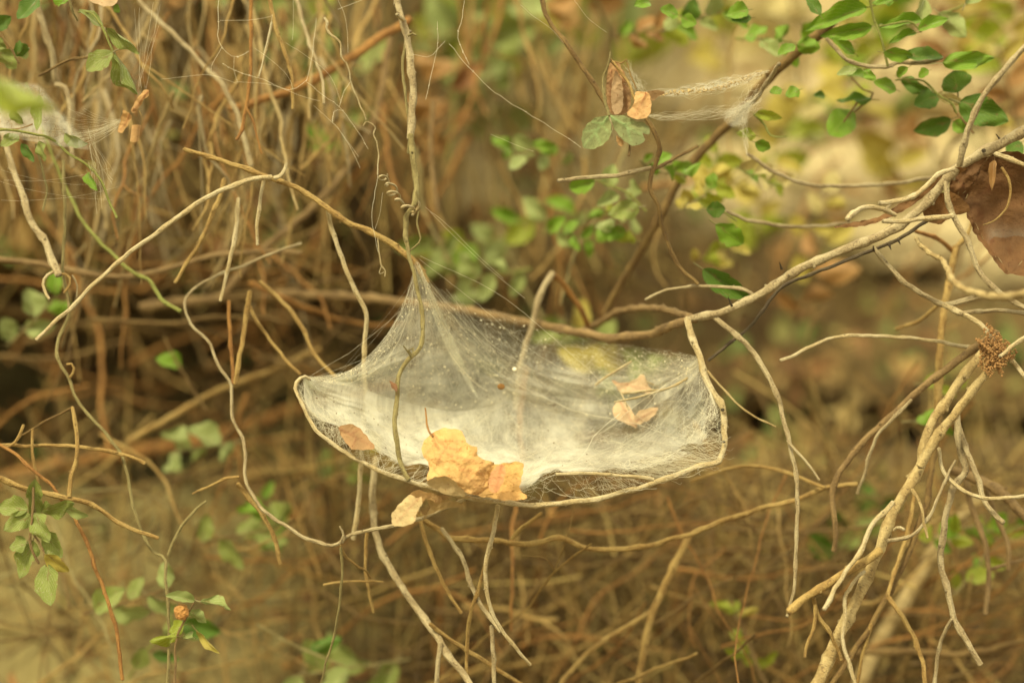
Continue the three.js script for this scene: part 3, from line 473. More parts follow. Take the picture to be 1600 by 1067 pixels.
branch('leaning_root', 'thin brown twig slanting down right toward the web tip', 'twig', 'tan', [[6, 5, 0.1, 0.1, [385, 468, 400, 500, 420, 530, 445, 560, 468, 585]]], { nodes: 0.05 });
branch('leaning_root', 'curved tan twig arching into the hollow left of the web', 'twig', 'tan', [[7, 6, 0.14, 0.12, [405, 440, 440, 470, 470, 510, 492, 555, 525, 590]]], { nodes: 0.06 });
branch('leaning_root', 'long brown branch lying slantwise behind the lower left leaves', 'branch', 'tan', [[10, 9, 0.4, 0.45, [200, 690, 270, 650, 340, 610, 420, 580, 500, 545]]], { nodes: 0.1 });

// ---------- spider silk ----------
reseed(301);
const silkTex = (base, lines, width, cloud) => {                 // fine felted threads; opacity only
  const S = 1024, cv = document.createElement('canvas'); cv.width = cv.height = S; const x = cv.getContext('2d');
  const img = x.createImageData(S, S);
  for (let j = 0; j < S; j++) for (let i = 0; i < S; i++) { const u = i / S, v = j / S, c = 255 * clamp(base + cloud * (0.5 * vnoise(u * 7, v * 7, 7, 7) + 0.3 * vnoise(u * 23, v * 23, 23, 23) + 0.2 * vnoise(u * 90, v * 90, 90, 90) - 0.5), 0, 1), k = (j * S + i) * 4; img.data[k] = img.data[k + 1] = img.data[k + 2] = c; img.data[k + 3] = 255; }
  x.putImageData(img, 0, 0); x.lineCap = 'round';
  for (let n = 0; n < lines; n++) {
    const a = rr(0, Math.PI * 2), len = rr(60, 420), px = rr(0, S), py = rr(0, S), b = rr(-40, 40); x.strokeStyle = `rgba(255,255,255,${rr(0.12, 0.5)})`; x.lineWidth = rr(0.6, width);
    for (const ox of [-S, 0, S]) for (const oy of [-S, 0, S]) { const x0 = px + ox, y0 = py + oy, x1 = x0 + Math.cos(a) * len, y1 = y0 + Math.sin(a) * len; if (Math.max(x0, x1) < -50 || Math.min(x0, x1) > S + 50 || Math.max(y0, y1) < -50 || Math.min(y0, y1) > S + 50) continue; x.beginPath(); x.moveTo(x0, y0); x.quadraticCurveTo((x0 + x1) / 2 - Math.sin(a) * b, (y0 + y1) / 2 + Math.cos(a) * b, x1, y1); x.stroke(); }
  }
  const t = new THREE.CanvasTexture(cv); t.wrapS = t.wrapT = THREE.RepeatWrapping; return t;
};
const SILK = new THREE.Color().setRGB(0.83, 0.83, 0.72);
const silkMat = (alphaMap) => new THREE.MeshPhysicalMaterial({ color: SILK, roughness: 1, specularIntensity: 0.2, transmission: 0.45, thickness: 0, transparent: true, alphaMap, vertexColors: true, side: THREE.DoubleSide });
const felt = silkMat(silkTex(0.70, 1200, 2.4, 0.75)), gauze = silkMat(silkTex(0.62, 1100, 2.2, 0.75));
const threadMat = new THREE.MeshPhysicalMaterial({ color: new THREE.Color().setRGB(0.86, 0.82, 0.66), roughness: 0.55, transmission: 0.3, thickness: 0 });
const dustMat = new THREE.MeshStandardMaterial({ color: new THREE.Color().setRGB(0.84, 0.78, 0.58), roughness: 0.9 });
const crumbMat = new THREE.MeshStandardMaterial({ color: new THREE.Color().setRGB(0.13, 0.08, 0.04), roughness: 0.9 });

const curve2 = (flat) => new THREE.CatmullRomCurve3(Array.from({ length: flat.length / 3 }, (_, i) => V(flat[3 * i], flat[3 * i + 1], flat[3 * i + 2])), false, 'centripetal');
const onCurve = (c, t) => { const p = c.getPoint(clamp(t, 0, 1)); return p; };
// px, py, dz of the edges, all as curves from the left tip to the right
const EDGE_FRONT = curve2([474, 592, 0.012, 476, 630, 0.006, 498, 656, 0.0, 530, 668, -0.006, 572, 694, -0.014, 618, 724, -0.024, 670, 732, -0.03, 720, 752, -0.034, 780, 766, -0.034, 822, 764, -0.03, 852, 742, -0.02, 900, 738, -0.016, 950, 738, -0.012, 1000, 734, -0.006, 1050, 722, 0.0, 1095, 700, 0.006, 1124, 652, 0.014]);
const EDGE_BACK = curve2([476, 589, 0.014, 510, 598, 0.03, 560, 606, 0.055, 610, 622, 0.08, 660, 634, 0.1, 710, 642, 0.11, 760, 636, 0.115, 800, 626, 0.12, 850, 640, 0.125, 900, 652, 0.125, 950, 655, 0.115, 1000, 645, 0.1, 1050, 618, 0.07, 1085, 590, 0.045, 1098, 572, 0.035]);
const EDGE_TOP = curve2([484, 590, 0.02, 560, 572, 0.035, 606, 520, 0.035, 634, 462, 0.025, 645, 425, 0.015, 650, 408, 0.012, 655, 412, 0.014, 668, 440, 0.03, 715, 462, 0.06, 790, 490, 0.09, 880, 520, 0.1, 980, 538, 0.08, 1050, 548, 0.05, 1092, 556, 0.035]);
const hammockAt = (s, t) => { const a = onCurve(EDGE_FRONT, s), b = onCurve(EDGE_BACK, s), p = a.lerp(b, t), mid = Math.sin(Math.PI * t) * Math.sin(Math.PI * s); p.y += 12 * mid + 3 * fbm(s * 9, t * 4, 2, 3) * mid; p.z += 0.012 * mid + 0.010 * fbm(s * 7, t * 3, 8, 3) * Math.sin(Math.PI * t); return p; };
const tentAt = (s, t) => { const a = onCurve(EDGE_BACK, s), b = onCurve(EDGE_TOP, s), p = a.lerp(b, t), mid = Math.sin(Math.PI * t); p.x += (s < 0.42 ? 1 : -1) * 10 * mid * Math.sin(Math.PI * s); p.y += 16 * mid * Math.sin(Math.PI * s); p.z += 0.02 * mid + 0.012 * fbm(s * 6, t * 4, 31, 3) * mid; return p; };
const HOLES = [[868, 752, 26, 17], [962, 738, 17, 6], [995, 744, 20, 7], [506, 676, 13, 7], [655, 733, 17, 9], [596, 716, 14, 5], [1085, 700, 22, 7], [1112, 668, 10, 15]];
function silkSheet(fn, ns, nt, alpha, scale) {
  const pos = [], uv = [], col = [], idx = [];
  for (let j = 0; j <= nt; j++) for (let i = 0; i <= ns; i++) {
    const s = i / ns, t = j / nt, q = fn(s, t), w = at(q.x, q.y, q.z); pos.push(w.x, w.y, w.z); uv.push(w.x / scale + w.y * 0.4, (w.z + w.y * 1.1) / scale); col.push(1, 1, 1, clamp(alpha(s, t, q), 0, 1));
    if (i && j) { const a = (j - 1) * (ns + 1) + i - 1, b = a + ns + 1; idx.push(a, a + 1, b, b, a + 1, b + 1); }
  }
  const g = new THREE.BufferGeometry(); g.setAttribute('position', new THREE.Float32BufferAttribute(pos, 3)); g.setAttribute('uv', new THREE.Float32BufferAttribute(uv, 2)); g.setAttribute('color', new THREE.Float32BufferAttribute(col, 4)); g.setIndex(idx); g.computeVertexNormals(); return g;
}
function hairTube(P, r, out) {                                  // three-sided thread
  let N = V(0.4, 0.3, 1);
  const base = out.pos.length / 3;
  for (let i = 0; i < P.length; i++) {
    const T = P[Math.min(P.length - 1, i + 1)].clone().sub(P[Math.max(0, i - 1)]).normalize(); N.sub(T.clone().multiplyScalar(N.dot(T))).normalize(); const B = T.clone().cross(N);
    for (let k = 0; k < 3; k++) { const a = k * 2.0944, n = N.clone().multiplyScalar(Math.cos(a)).addScaledVector(B, Math.sin(a)), p = P[i].clone().addScaledVector(n, r); out.pos.push(p.x, p.y, p.z); out.nor.push(n.x, n.y, n.z); }
    if (i) for (let k = 0; k < 3; k++) { const a = base + (i - 1) * 3 + k, b = base + (i - 1) * 3 + (k + 1) % 3; out.idx.push(a, b, a + 3, a + 3, b, b + 3); }
  }
}
const hairs = () => ({ pos: [], nor: [], idx: [] });
function hairGeo(h, origin) { const g = new THREE.BufferGeometry(); for (let i = 0; i < h.pos.length; i += 3) { h.pos[i] -= origin.x; h.pos[i + 1] -= origin.y; h.pos[i + 2] -= origin.z; } g.setAttribute('position', new THREE.Float32BufferAttribute(h.pos, 3)); g.setAttribute('normal', new THREE.Float32BufferAttribute(h.nor, 3)); g.setIndex(h.idx); return g; }
const q3 = (q) => at(q.x, q.y, q.z);
function sagLine(a, b, sag, n = 7, jig = 0) { const P = []; for (let i = 0; i <= n; i++) { const t = i / n, p = a.clone().lerp(b, t); p.y -= sag * 4 * t * (1 - t); if (jig && i && i < n) { p.x += rr(-jig, jig); p.y += rr(-jig, jig); p.z += rr(-jig, jig); } P.push(p); } return P; }

const web = thing('sheet_web', 'large dusty white funnel shaped spider web slung inside the looping twig', 'spider web', at(780, 780, 0));
const rel = (g) => g.translate(-web.position.x, -web.position.y, -web.position.z);
const holeAt = (q) => { let k = 1; for (const [x, y, a, b] of HOLES) { const d = Math.hypot((q.x - x) / a, (q.y - y) / b) + 0.22 * fbm(q.x / 14, q.y / 14, x, 2); k = Math.min(k, sstep(d, 0.85, 1.12)); } return k; };
part('hammock', rel(silkSheet(hammockAt, 300, 110, (s, t, q) => holeAt(q) * (1.0 - 0.44 * sstep(q.x + 30 * fbm(q.y / 40, s * 5, 3, 2), 870, 960) + 0.2 * fbm(q.x / 34, q.y / 20, 5, 4)) * (1 - 0.42 * sstep(s, 0.36, 0.55) * sstep(t + 0.2 * fbm(q.x / 40, q.y / 20, 6, 2), 0.35, 1)) * (1 - sstep(s + 0.05 * fbm(q.x / 12, q.y / 12, 12, 3), 0.9, 1.0) * (0.75 - 0.5 * t)) * (t < 0.09 ? 0.35 + 0.65 * sstep(t + 0.03 * fbm(q.x / 9, 1, 4, 2), 0, 0.08) : 1), 0.11)), felt, web);
part('tent', rel(silkSheet(tentAt, 260, 120, (s, t, q) => { const left = 1 - sstep(s, 0.5, 0.64); return (lerp(0.72, 0.84, left) * (1 - 0.45 * t) + 0.16 * fbm(q.x / 45, q.y / 45, 9, 3) + 0.12 * fbm(q.x / 12 + q.y / 20, q.y / 60 - q.x / 50, 2, 2)) * lerp(1 - 0.92 * sstep(t, 0.45, 1.0), 1 - 0.45 * sstep(t, 0.7, 1), left) * (s < 0.06 ? 0.6 : 1); }, 0.13)), gauze, web);
{ // felted threads too many to count
  const h = hairs();
  for (let i = 0; i < 340; i++) { const s = Math.pow(rnd(), 0.9), e = clamp(s + rr(-0.16, 0.22), 0, 1), a = q3(tentAt(e, rr(0.75, 1))), b = q3(tentAt(s, rr(0, 0.45))); hairTube(sagLine(a, b, 0.006 * rnd(), 7, 0.0007), rr(0.000025, 0.00007), h); }
  for (let i = 0; i < 1500; i++) { const s = rnd(), t = rnd(), a = q3(tentAt(s, t)), b = q3(tentAt(clamp(s + rr(-0.05, 0.05), 0, 1), clamp(t + rr(-0.15, 0.15), 0, 1))); hairTube(sagLine(a, b, 0.001, 4, 0.001), rr(0.000025, 0.00006), h); }
  for (let i = 0; i < 900; i++) { const s = rnd(), t = rnd(), a = q3(hammockAt(s, t)), b = q3(hammockAt(clamp(s + rr(-0.09, 0.09), 0, 1), clamp(t + rr(-0.3, 0.3), 0, 1))); a.y += 0.001; b.y += 0.001; hairTube(sagLine(a, b, -0.0008, 4, 0.0007), rr(0.00003, 0.00009), h); }
  part('fine_threads', hairGeo(h, web.position), threadMat, web).userData.kind = 'stuff';
}
// the shoot that carries the front edge, for threads tied to it
const RIM = curve2([474, 588, 0.014, 460, 605, 0.01, 474, 638, 0.005, 498, 677, 0, 530, 701, -0.006, 566, 722, -0.014, 597, 737, -0.02, 631, 749, -0.026, 665, 759, -0.028, 699, 771, -0.03, 732, 778, -0.03, 800, 786, -0.022, 881, 786, -0.012, 937, 779, -0.006, 982, 767, 0, 1039, 749, 0.006, 1095, 728, 0.012, 1124, 720, 0.015, 1133, 690, 0.02, 1131, 650, 0.025, 1115, 614, 0.03, 1104, 593, 0.034, 1090, 556, 0.038]);
{
  const h = hairs(); reseed(311);
  for (let i = 0; i < 300; i++) { const s = rnd(), a = q3(onCurve(EDGE_FRONT, s).add(V(rr(-4, 4), rr(-4, 3), 0))), b = q3(onCurve(RIM, clamp(s * 0.82 + 0.02 + rr(-0.035, 0.035), 0, 1))); if (s > 0.56 && s < 0.72 && rnd() < 0.7) continue; hairTube(sagLine(a, b, rr(-0.002, 0.003), 5, 0.0008), rr(0.00004, 0.00013), h); }
  for (let i = 0; i < 260; i++) { const s = rr(0.66, 1), a = q3(onCurve(RIM, clamp(s + rr(-0.04, 0.04), 0, 1))), b = q3(hammockAt(clamp(s + 0.08, 0, 1), rr(0, 0.8))); hairTube(sagLine(a, b, 0.002, 5, 0.0006), rr(0.00004, 0.00011), h); }
  for (let i = 0; i < 150; i++) { const s = rr(0.03, 0.24), a = q3(onCurve(RIM, s)), b = q3(onCurve(EDGE_FRONT, clamp(s * 1.05 + rr(-0.05, 0.08), 0, 1))); a.lerp(b, rr(0, 0.5)); b.lerp(a, rr(0, 0.3)); hairTube(sagLine(a, b, 0.0006, 5, 0.0012), rr(0.00004, 0.00013), h); }
  for (let i = 0; i < 240; i++) { const x = rr(820, 1110); if (x > 848 && x < 915 && rnd() < 0.85) continue; const a = at(x, rr(735, 780) - Math.max(0, (x - 930) * 0.26), rr(-0.02, 0.01)), b = a.clone().add(V(rr(-0.022, 0.022), rr(-0.003, 0.007), rr(-0.006, 0.006))); hairTube(sagLine(a, b, 0.001, 5, 0.0014), rr(0.00004, 0.00012), h); }
  part('tie_threads', hairGeo(h, web.position), threadMat, web).userData.kind = 'stuff';
}
{ // dust and crumbs caught in the silk
  const speck = (n, mat, name, lo, hi, f) => { const gs = []; for (let i = 0; i < n; i++) { const b = new THREE.IcosahedronGeometry(rr(lo, hi), 0); b.scale(1, rr(0.5, 1.3), rr(0.6, 1)); b.rotateX(rr(0, 3)).rotateZ(rr(0, 3)); const p = f(); b.translate(p.x - web.position.x, p.y - web.position.y, p.z - web.position.z); gs.push(b); } part(name, mergeGeometries(gs), mat, web).userData.kind = 'stuff'; };
  reseed(315);
  speck(560, dustMat, 'dust_specks', 0.0003, 0.00075, () => q3(tentAt(rr(0.05, 0.95), rr(0.02, 0.95))).addScaledVector(TOWARD, 0.001));
  speck(170, crumbMat, 'crumbs', 0.00025, 0.0007, () => q3(rnd() < 0.5 ? hammockAt(rr(0.02, 0.95), rnd()) : tentAt(rr(0.05, 0.7), rr(0, 0.7))).addScaledVector(TOWARD, 0.0012));
}
function strand(parent, flat, dz0, dz1, r, knots = false) {     // one thread that can be followed by eye
  const P = smoothPath(path(flat, dz0, dz1), 0.006); for (const p of P) { p.x += rr(-1, 1) * r * 1.5; p.y += rr(-1, 1) * r * 1.5; }
  r *= 0.72; const h = hairs(); hairTube(P, r, h);
  if (knots) for (const p of P) if (rnd() < 0.3) { const q = V(rr(-1, 1), rr(-1, 1), rr(-1, 1)).multiplyScalar(r * 4); hairTube([p.clone().sub(q), p, p.clone().add(q)], r * 1.7, h); }
  return part('strand', hairGeo(h, parent.position), threadMat, parent);
}
for (const [r, a, b, p] of [
  [0.00022, 0.03, 0.05, [478, 588, 540, 600, 600, 566, 632, 510, 645, 455, 650, 410]],
  [0.0002, 0.06, 0.10, [678, 486, 705, 525, 740, 552, 780, 582, 830, 612, 900, 644]],
  [0.0002, 0.09, 0.04, [830, 610, 900, 642, 985, 660, 1066, 688]],
  [0.00016, 0.05, 0.12, [697, 451, 760, 530, 815, 568, 928, 627, 1000, 655]],
  [0.00035, 0.06, 0.09, [704, 554, 720, 575, 738, 594, 763, 611]],
  [0.00015, 0.02, 0.09, [655, 405, 740, 470, 850, 560, 960, 610]],
  [0.00015, 0.02, 0.07, [656, 400, 780, 460, 900, 560, 1010, 660, 1080, 700]],
  [0.00015, 0.02, 0.03, [650, 420, 620, 500, 560, 570, 500, 600]],
  [0.00025, 0.1, 0.02, [905, 690, 950, 670, 985, 640, 1030, 608, 1092, 570]],
  [0.00022, 0.0, 0.02, [860, 740, 910, 712, 930, 680, 970, 645]],
  [0.00022, -0.02, -0.005, [850, 760, 872, 772, 905, 778, 930, 780]],
  [0.00024, -0.02, -0.01, [845, 752, 868, 742, 905, 742, 940, 738]],
  [0.0002, -0.01, 0.0, [915, 745, 925, 765, 938, 776]],
  [0.0003, 0.0, 0.01, [478, 640, 500, 648, 525, 664, 560, 690, 600, 712]],
  [0.0002, 0.01, 0.0, [475, 600, 485, 620, 492, 640]],
  [0.00018, 0.02, 0.02, [1060, 590, 1040, 600, 1005, 640]],
]) strand(web, p, a, b, r);

// broken twig and leaf bits caught in the web
branch('broken_twig', 'short snapped twig lying in torn silk just above the looping twig', 'twig', 'cream', [[5, 6, -0.02, -0.012, [868, 741, 900, 740, 940, 740, 985, 744, 1022, 749]]], { nodes: 0.03, cut: true });
solo('silk_ball', new THREE.IcosahedronGeometry(0.0017, 2).translate(...at(804, 577, 0.085).toArray()), dustMat, 'tiny pale round silk ball in the thin part of the web', 'silk ball');

// loose threads strung across the upper left twigs
const loose = thing('loose_web', 'loose net of fine spider threads strung across the upper left twigs', 'spider web', at(430, 130, 0.03));
const Z = (p) => p.map((v, i) => (i % 2 ? v * 0.25 : 250 + v * 0.25)), Q = (p) => p.map((v, i) => (i % 2 ? v * 0.3375 : 530 + v * 0.3375));
reseed(331);
for (const [r, p] of [[0.0003, [360, -40, 365, 130, 360, 230, 385, 300]], [0.0002, [385, 300, 325, 400, 315, 450]], [0.00022, [385, 300, 460, 355, 555, 320]], [0.0002, [460, 355, 460, 440, 482, 515]], [0.00022, [390, 395, 470, 440, 640, 495, 820, 560, 915, 500]], [0.00018, [915, 500, 945, 380, 975, 110]], [0.00022, [915, 510, 1000, 580, 1120, 665, 1140, 690]], [0.00018, [1120, 665, 1150, 570, 1190, 510]], [0.00024, [1140, 690, 1200, 770, 1250, 840, 1300, 930]], [0.0002, [1075, 760, 1110, 800, 1190, 920, 1250, 1050]], [0.00022, [1075, 760, 1090, 690, 1140, 690]], [0.00016, [370, 125, 550, 125, 700, 100]], [0.00015, [830, -20, 832, 120, 826, 250]], [0.00015, [0, 495, 150, 480, 300, 465, 480, 520]], [0.00018, [1105, -20, 1160, 120, 1175, 330]], [0.00018, [1110, 60, 1160, 40, 1260, 0]], [0.0002, [700, 90, 690, 170, 650, 330, 620, 480]], [0.00014, [780, 265, 900, 340, 1060, 470, 1130, 640]], [0.00014, [470, 510, 700, 530, 880, 600, 1000, 630]], [0.00014, [590, 300, 700, 380, 800, 480, 830, 560]], [0.00014, [960, 660, 1100, 790, 1240, 980]]]) strand(loose, Z(p), 0.03, 0.04, r, r > 0.0002);
branch('dry_filament', 'crinkled cream dry filament dangling among the loose threads', 'filament', 'cream', [[4, 2, 0.02, 0.02, Z([1025, 110, 1045, 140, 1040, 170, 1060, 205, 1105, 238, 1128, 275, 1130, 340, 1160, 385])], [2, 2, 0.02, 0.02, Z([1160, 385, 1185, 450, 1195, 510, 1240, 630, 1290, 750])], [2, 2, 0.02, 0.02, Z([1270, 785, 1290, 760, 1345, 800, 1335, 830, 1360, 880, 1355, 1050, 1360, 1090])]], { nodes: 0.006, bend: 0.0018, step: 0.002 });
const high = thing('loose_web', 'sparse long threads hanging between the coiled vine and dried cluster', 'spider web', at(760, 120, 0.02));
for (const [r, p] of [[0.0002, [840, 20, 880, 60, 1000, 150, 1040, 200]], [0.00026, [510, 200, 600, 310, 700, 410, 800, 480, 950, 570, 1120, 680]], [0.00026, [580, -20, 570, 80, 550, 170, 600, 300]], [0.00022, [455, 100, 455, 200, 440, 280, 400, 460]], [0.00016, [340, 250, 420, 262, 460, 220, 490, 190]], [0.00014, [200, 890, 190, 980, 165, 1060]], [0.00014, [400, 960, 500, 1040, 620, 1160, 760, 1290]], [0.00014, [420, 980, 560, 1120, 700, 1250, 860, 1380]], [0.0002, [175, 760, 180, 800, 150, 1000, 165, 1100, 180, 1170]], [0.00018, [1090, 0, 1150, 80, 1240, 150]], [0.00014, [700, 620, 820, 670, 900, 700]]]) strand(high, Q(p), 0.015, 0.03, r, r > 0.0002);
branch('dry_filament', 'thin wispy filament ending in a tuft above the left web edge', 'filament', 'cream', [[2, 2, 0.02, 0.02, [590, 372, 593, 400, 596, 415, 602, 423, 601, 432]], [1.5, 1.5, 0.02, 0.02, [596, 415, 592, 428, 600, 425]]], { nodes: 0.006, bend: 0.001, step: 0.002 });

// threads and film that bridge the dried cluster to the bough
const bridge = thing('bridge_web', 'stretched bands of grey silk bridging the dried leaf cluster and bough', 'spider web', at(1100, 140, 0.02));
const Y = (p) => p.map((v, i) => (i % 2 ? 60 + v * 0.2375 : 860 + v * 0.2375));
reseed(341);
{
  const h = hairs(), b0 = bridge.position, ln = (a, b, r, sag) => hairTube(sagLine(a, b, sag, 9, 0.0024), r, h);
  const A = [[640, 350], [745, 358], [800, 380], [960, 300], [930, 330]], B = [[1210, 290], [1290, 262], [1395, 222], [1440, 215], [1380, 260]];
  for (let i = 0; i < 34; i++) { const p = pick(A), q = pick(B); ln(at(...Y([p[0] + rr(-8, 8), p[1] + rr(-8, 8)]), 0.0), at(...Y([q[0] + rr(-10, 10), q[1] + rr(-8, 8)]), 0.03), rr(0.00003, 0.0001), rr(0, 0.007)); }
  for (let i = 0; i < 26; i++) ln(at(...Y([650 + rr(-6, 6), 510 + rr(-6, 6)]), 0.0), at(...Y([rr(1120, 1300), rr(440, 500)]), 0.05), rr(0.00003, 0.00009), rr(0, 0.004));
  for (let i = 0; i < 46; i++) ln(at(...Y([rr(1140, 1200), rr(490, 555)]), 0.06), at(...Y([rr(1290, 1400), rr(300, 460)]), 0.045), rr(0.00003, 0.0001), rr(0, 0.004));
  for (let i = 0; i < 16; i++) ln(at(...Y([rr(1230, 1290), rr(440, 560)]), 0.05), at(...Y([1295 + rr(-12, 12), rr(680, 800)]), 0.05), rr(0.00003, 0.0001), rr(-0.002, 0.003));
  for (let i = 0; i < 30; i++) ln(at(...Y([rr(480, 530), rr(140, 300)]), 0.0), at(...Y([rr(540, 640), rr(300, 370)]), 0.0), rr(0.00003, 0.00008), rr(0, 0.002));
  part('fine_threads', hairGeo(h, b0), threadMat, bridge).userData.kind = 'stuff';
  const bits = []; for (let i = 0; i < 150; i++) { const t = rnd(), g = new THREE.IcosahedronGeometry(rr(0.0003, 0.0011), 0); g.scale(rr(0.6, 2.6), rr(0.5, 1), 1); g.rotateZ(rr(0, 3)).rotateY(rr(0, 3)); const p = at(...Y([lerp(690, 1400, t) + rr(-15, 15), lerp(362, 225, t) + 40 * Math.sin(Math.PI * t) + rr(-16, 14)]), 0.03 * t).sub(b0); bits.push(g.translate(p.x, p.y, p.z)); }
  part('caught_debris', mergeGeometries(bits), new THREE.MeshStandardMaterial({ color: new THREE.Color().setRGB(0.42, 0.31, 0.14), roughness: 0.9 }), bridge).userData.kind = 'stuff';
}
const filmQuad = (parent, name, c, mat, n, alpha, scale) => part(name, (() => { const [A, B, C, E] = c.map((q) => V(...q)); return silkSheet((s, t) => { const p = A.clone().lerp(B, s).lerp(E.clone().lerp(C, s), t); p.z += 0.008 * Math.sin(Math.PI * s) * Math.sin(Math.PI * t); p.y += 5 * Math.sin(Math.PI * s) * (t - 0.5); return p; }, n, n, alpha, scale); })().translate(-parent.position.x, -parent.position.y, -parent.position.z), mat, parent);
const soft = (s, t) => sstep(s, 0, 0.25) * (1 - sstep(s, 0.8, 1)) * sstep(t, 0, 0.3) * (1 - sstep(t, 0.75, 1));
filmQuad(bridge, 'silk_band', [[1010, 146, 0.0], [1195, 108, 0.03], [1190, 132, 0.03], [1020, 154, 0.0]], gauze, 40, (s, t, q) => 0.75 * soft(s, t) * sstep(0.5 + fbm(q.x / 22, q.y / 5, 3, 3), 0.1, 0.9), 0.05);
filmQuad(bridge, 'silk_band', [[1120, 178, 0.05], [1180, 148, 0.04], [1170, 196, 0.05], [1140, 200, 0.06]], gauze, 30, (s, t) => 0.75 * soft(s, t), 0.05);
// small grey web among the leaves at far left
const small = thing('sheet_web', 'small grey web spread between green leaves at far left', 'spider web', at(60, 180, -0.02));
reseed(351);
filmQuad(small, 'film', [[-30, 128, 0.02], [62, 128, 0.0], [150, 236, -0.01], [-30, 205, 0.01]], gauze, 60, (s, t, q) => (0.52 + 0.4 * fbm(q.x / 20, q.y / 20, 7, 3)) * sstep(s, 0, 0.16) * (1 - sstep(s, 0.88, 1)) * sstep(t, 0, 0.1) * (1 - 0.6 * sstep(t, 0.9, 1)), 0.09);
{
  const h = hairs();
  for (let i = 0; i < 30; i++) hairTube(sagLine(at(rr(60, 135), rr(165, 228), 0), at(188 + rr(-4, 4), 188 + rr(-4, 4), 0), 0.003, 8, 0.0007), rr(0.00002, 0.00005), h);
  for (let i = 0; i < 26; i++) hairTube(sagLine(at(rr(112, 140), rr(205, 232), 0), at(186 + rr(-5, 5), 190 + rr(-4, 4), 0), 0.002, 6, 0.0004), rr(0.00003, 0.00008), h);
  for (let i = 0; i < 16; i++) hairTube(sagLine(at(142 + rr(-6, 6), rr(200, 262), 0), at(rr(146, 180), rr(262, 335), 0), 0.001, 6, 0.001), rr(0.00003, 0.00008), h);
  for (let i = 0; i < 8; i++) hairTube(sagLine(at(rr(195, 260), rr(0, 60), 0.01), at(222 + rr(-8, 8), 140 + rr(-6, 6), 0.005), 0.001, 6, 0.001), rr(0.00003, 0.00007), h);
  for (let i = 0; i < 4; i++) hairTube(sagLine(at(rr(-20, 10), rr(250, 320), 0.02), at(rr(140, 185), rr(262, 335), 0.01), 0.004, 7, 0.0004), rr(0.00003, 0.00007), h);
  part('fine_threads', hairGeo(h, small.position), threadMat, small).userData.kind = 'stuff';
}

// ---------- leaves caught in or near the web ----------
reseed(401);
const yellowDry = dryMat(0.79, 0.48, 0.185, 0.3, 0.0012), brownDry = dryMat(0.40, 0.24, 0.11, 0.15), creamDry = dryMat(0.68, 0.52, 0.27, 0.3), pinkDry = dryMat(0.70, 0.51, 0.31, 0.3), orangeDry = dryMat(0.62, 0.38, 0.16, 0.3), russet = dryMat(0.155, 0.076, 0.028, 0.08), dustyGreen = dryMat(0.24, 0.27, 0.105, 0.2);
{
  const g = thing('yellow_leaf', 'large crumpled yellow dead leaf resting on the front of the web', 'leaf', at(700, 735, -0.05));
  sheetLeaf(g, 'blade', yellowDry, [674, 679, 689, 671, 706, 672, 719, 674, 726, 686, 731, 695, 744, 699, 747, 714, 760, 720, 773, 725, 766, 733, 762, 752, 764, 770, 756, 773, 732, 771, 717, 758, 706, 747, 690, 744, 672, 748, 667, 752, 666, 746, 670, 735, 668, 724, 659, 713, 657, 699, 665, 686], { dz: -0.045, bend: [-0.5, -0.35, 0.3], tilt: [0.1, -0.45], rough: 0.0045, edge: 0.0013, vein: [[674, 679, 745, 760], [684, 690, 728, 690], [692, 699, 742, 708], [702, 711, 762, 726], [684, 691, 662, 712], [694, 702, 676, 738], [708, 718, 700, 744], [720, 732, 756, 742]] });
  sheetLeaf(g, 'folded_lobe', creamDry, [668, 750, 690, 744, 708, 748, 722, 764, 728, 774, 712, 775, 694, 772, 676, 762, 668, 758], { dz: -0.04, bend: [0.4, 0.6, 0], tilt: [0.2, 0.5], rough: 0.002, edge: 0.0025 });
  part('stalk', tube(path([676, 682, 671, 675, 667, 665, 665, 652, 664, 638], -0.045, -0.02), 0.0009, 0.0006, { step: 0.003, origin: g.position }), M.orange, g);
}
{
  const g = thing('yellow_leaf', 'flat corner of a second yellow leaf beside the small orange leaf', 'leaf', at(790, 750, -0.04));
  sheetLeaf(g, 'blade', yellowDry, [752, 732, 770, 727, 790, 724, 817, 724, 815, 748, 812, 764, 824, 776, 800, 781, 768, 777, 740, 770, 735, 752], { dz: -0.036, bend: [0.2, 0.2, 0.1], tilt: [-0.1, -0.4], rough: 0.003, edge: 0.0025, tone: [0.92, 0.92, 0.85], vein: [[752, 760, 815, 730]] });
}
{
  const g = thing('orange_leaf', 'small oval orange leaf leaning on the yellow leaf', 'leaf', at(775, 770, -0.06));
  sheetLeaf(g, 'blade', orangeDry, [784, 725, 790, 732, 788, 748, 780, 764, 774, 771, 767, 768, 763, 756, 766, 742, 773, 731], { dz: -0.056, bend: [0.6, -0.1, 0], tilt: [0.5, -0.2], rough: 0.0006, edge: 0.002, vein: [[784, 726, 774, 770]], tone: [1.15, 1.0, 1.15] });
}
{
  const g = thing('brown_leaf', 'brown pointed dead leaf stuck in the left end of the web', 'leaf', at(555, 685, -0.02));
  sheetLeaf(g, 'blade', brownDry, [528, 668, 540, 663, 554, 665, 568, 676, 580, 690, 587, 697, 583, 701, 566, 702, 550, 701, 541, 692, 532, 680], { dz: -0.018, bend: [0.2, 0.5, 0], tilt: [0.1, -0.5], rough: 0.0015, edge: 0.002, vein: [[528, 669, 586, 699], [550, 678, 562, 668], [556, 684, 552, 699]] });
}
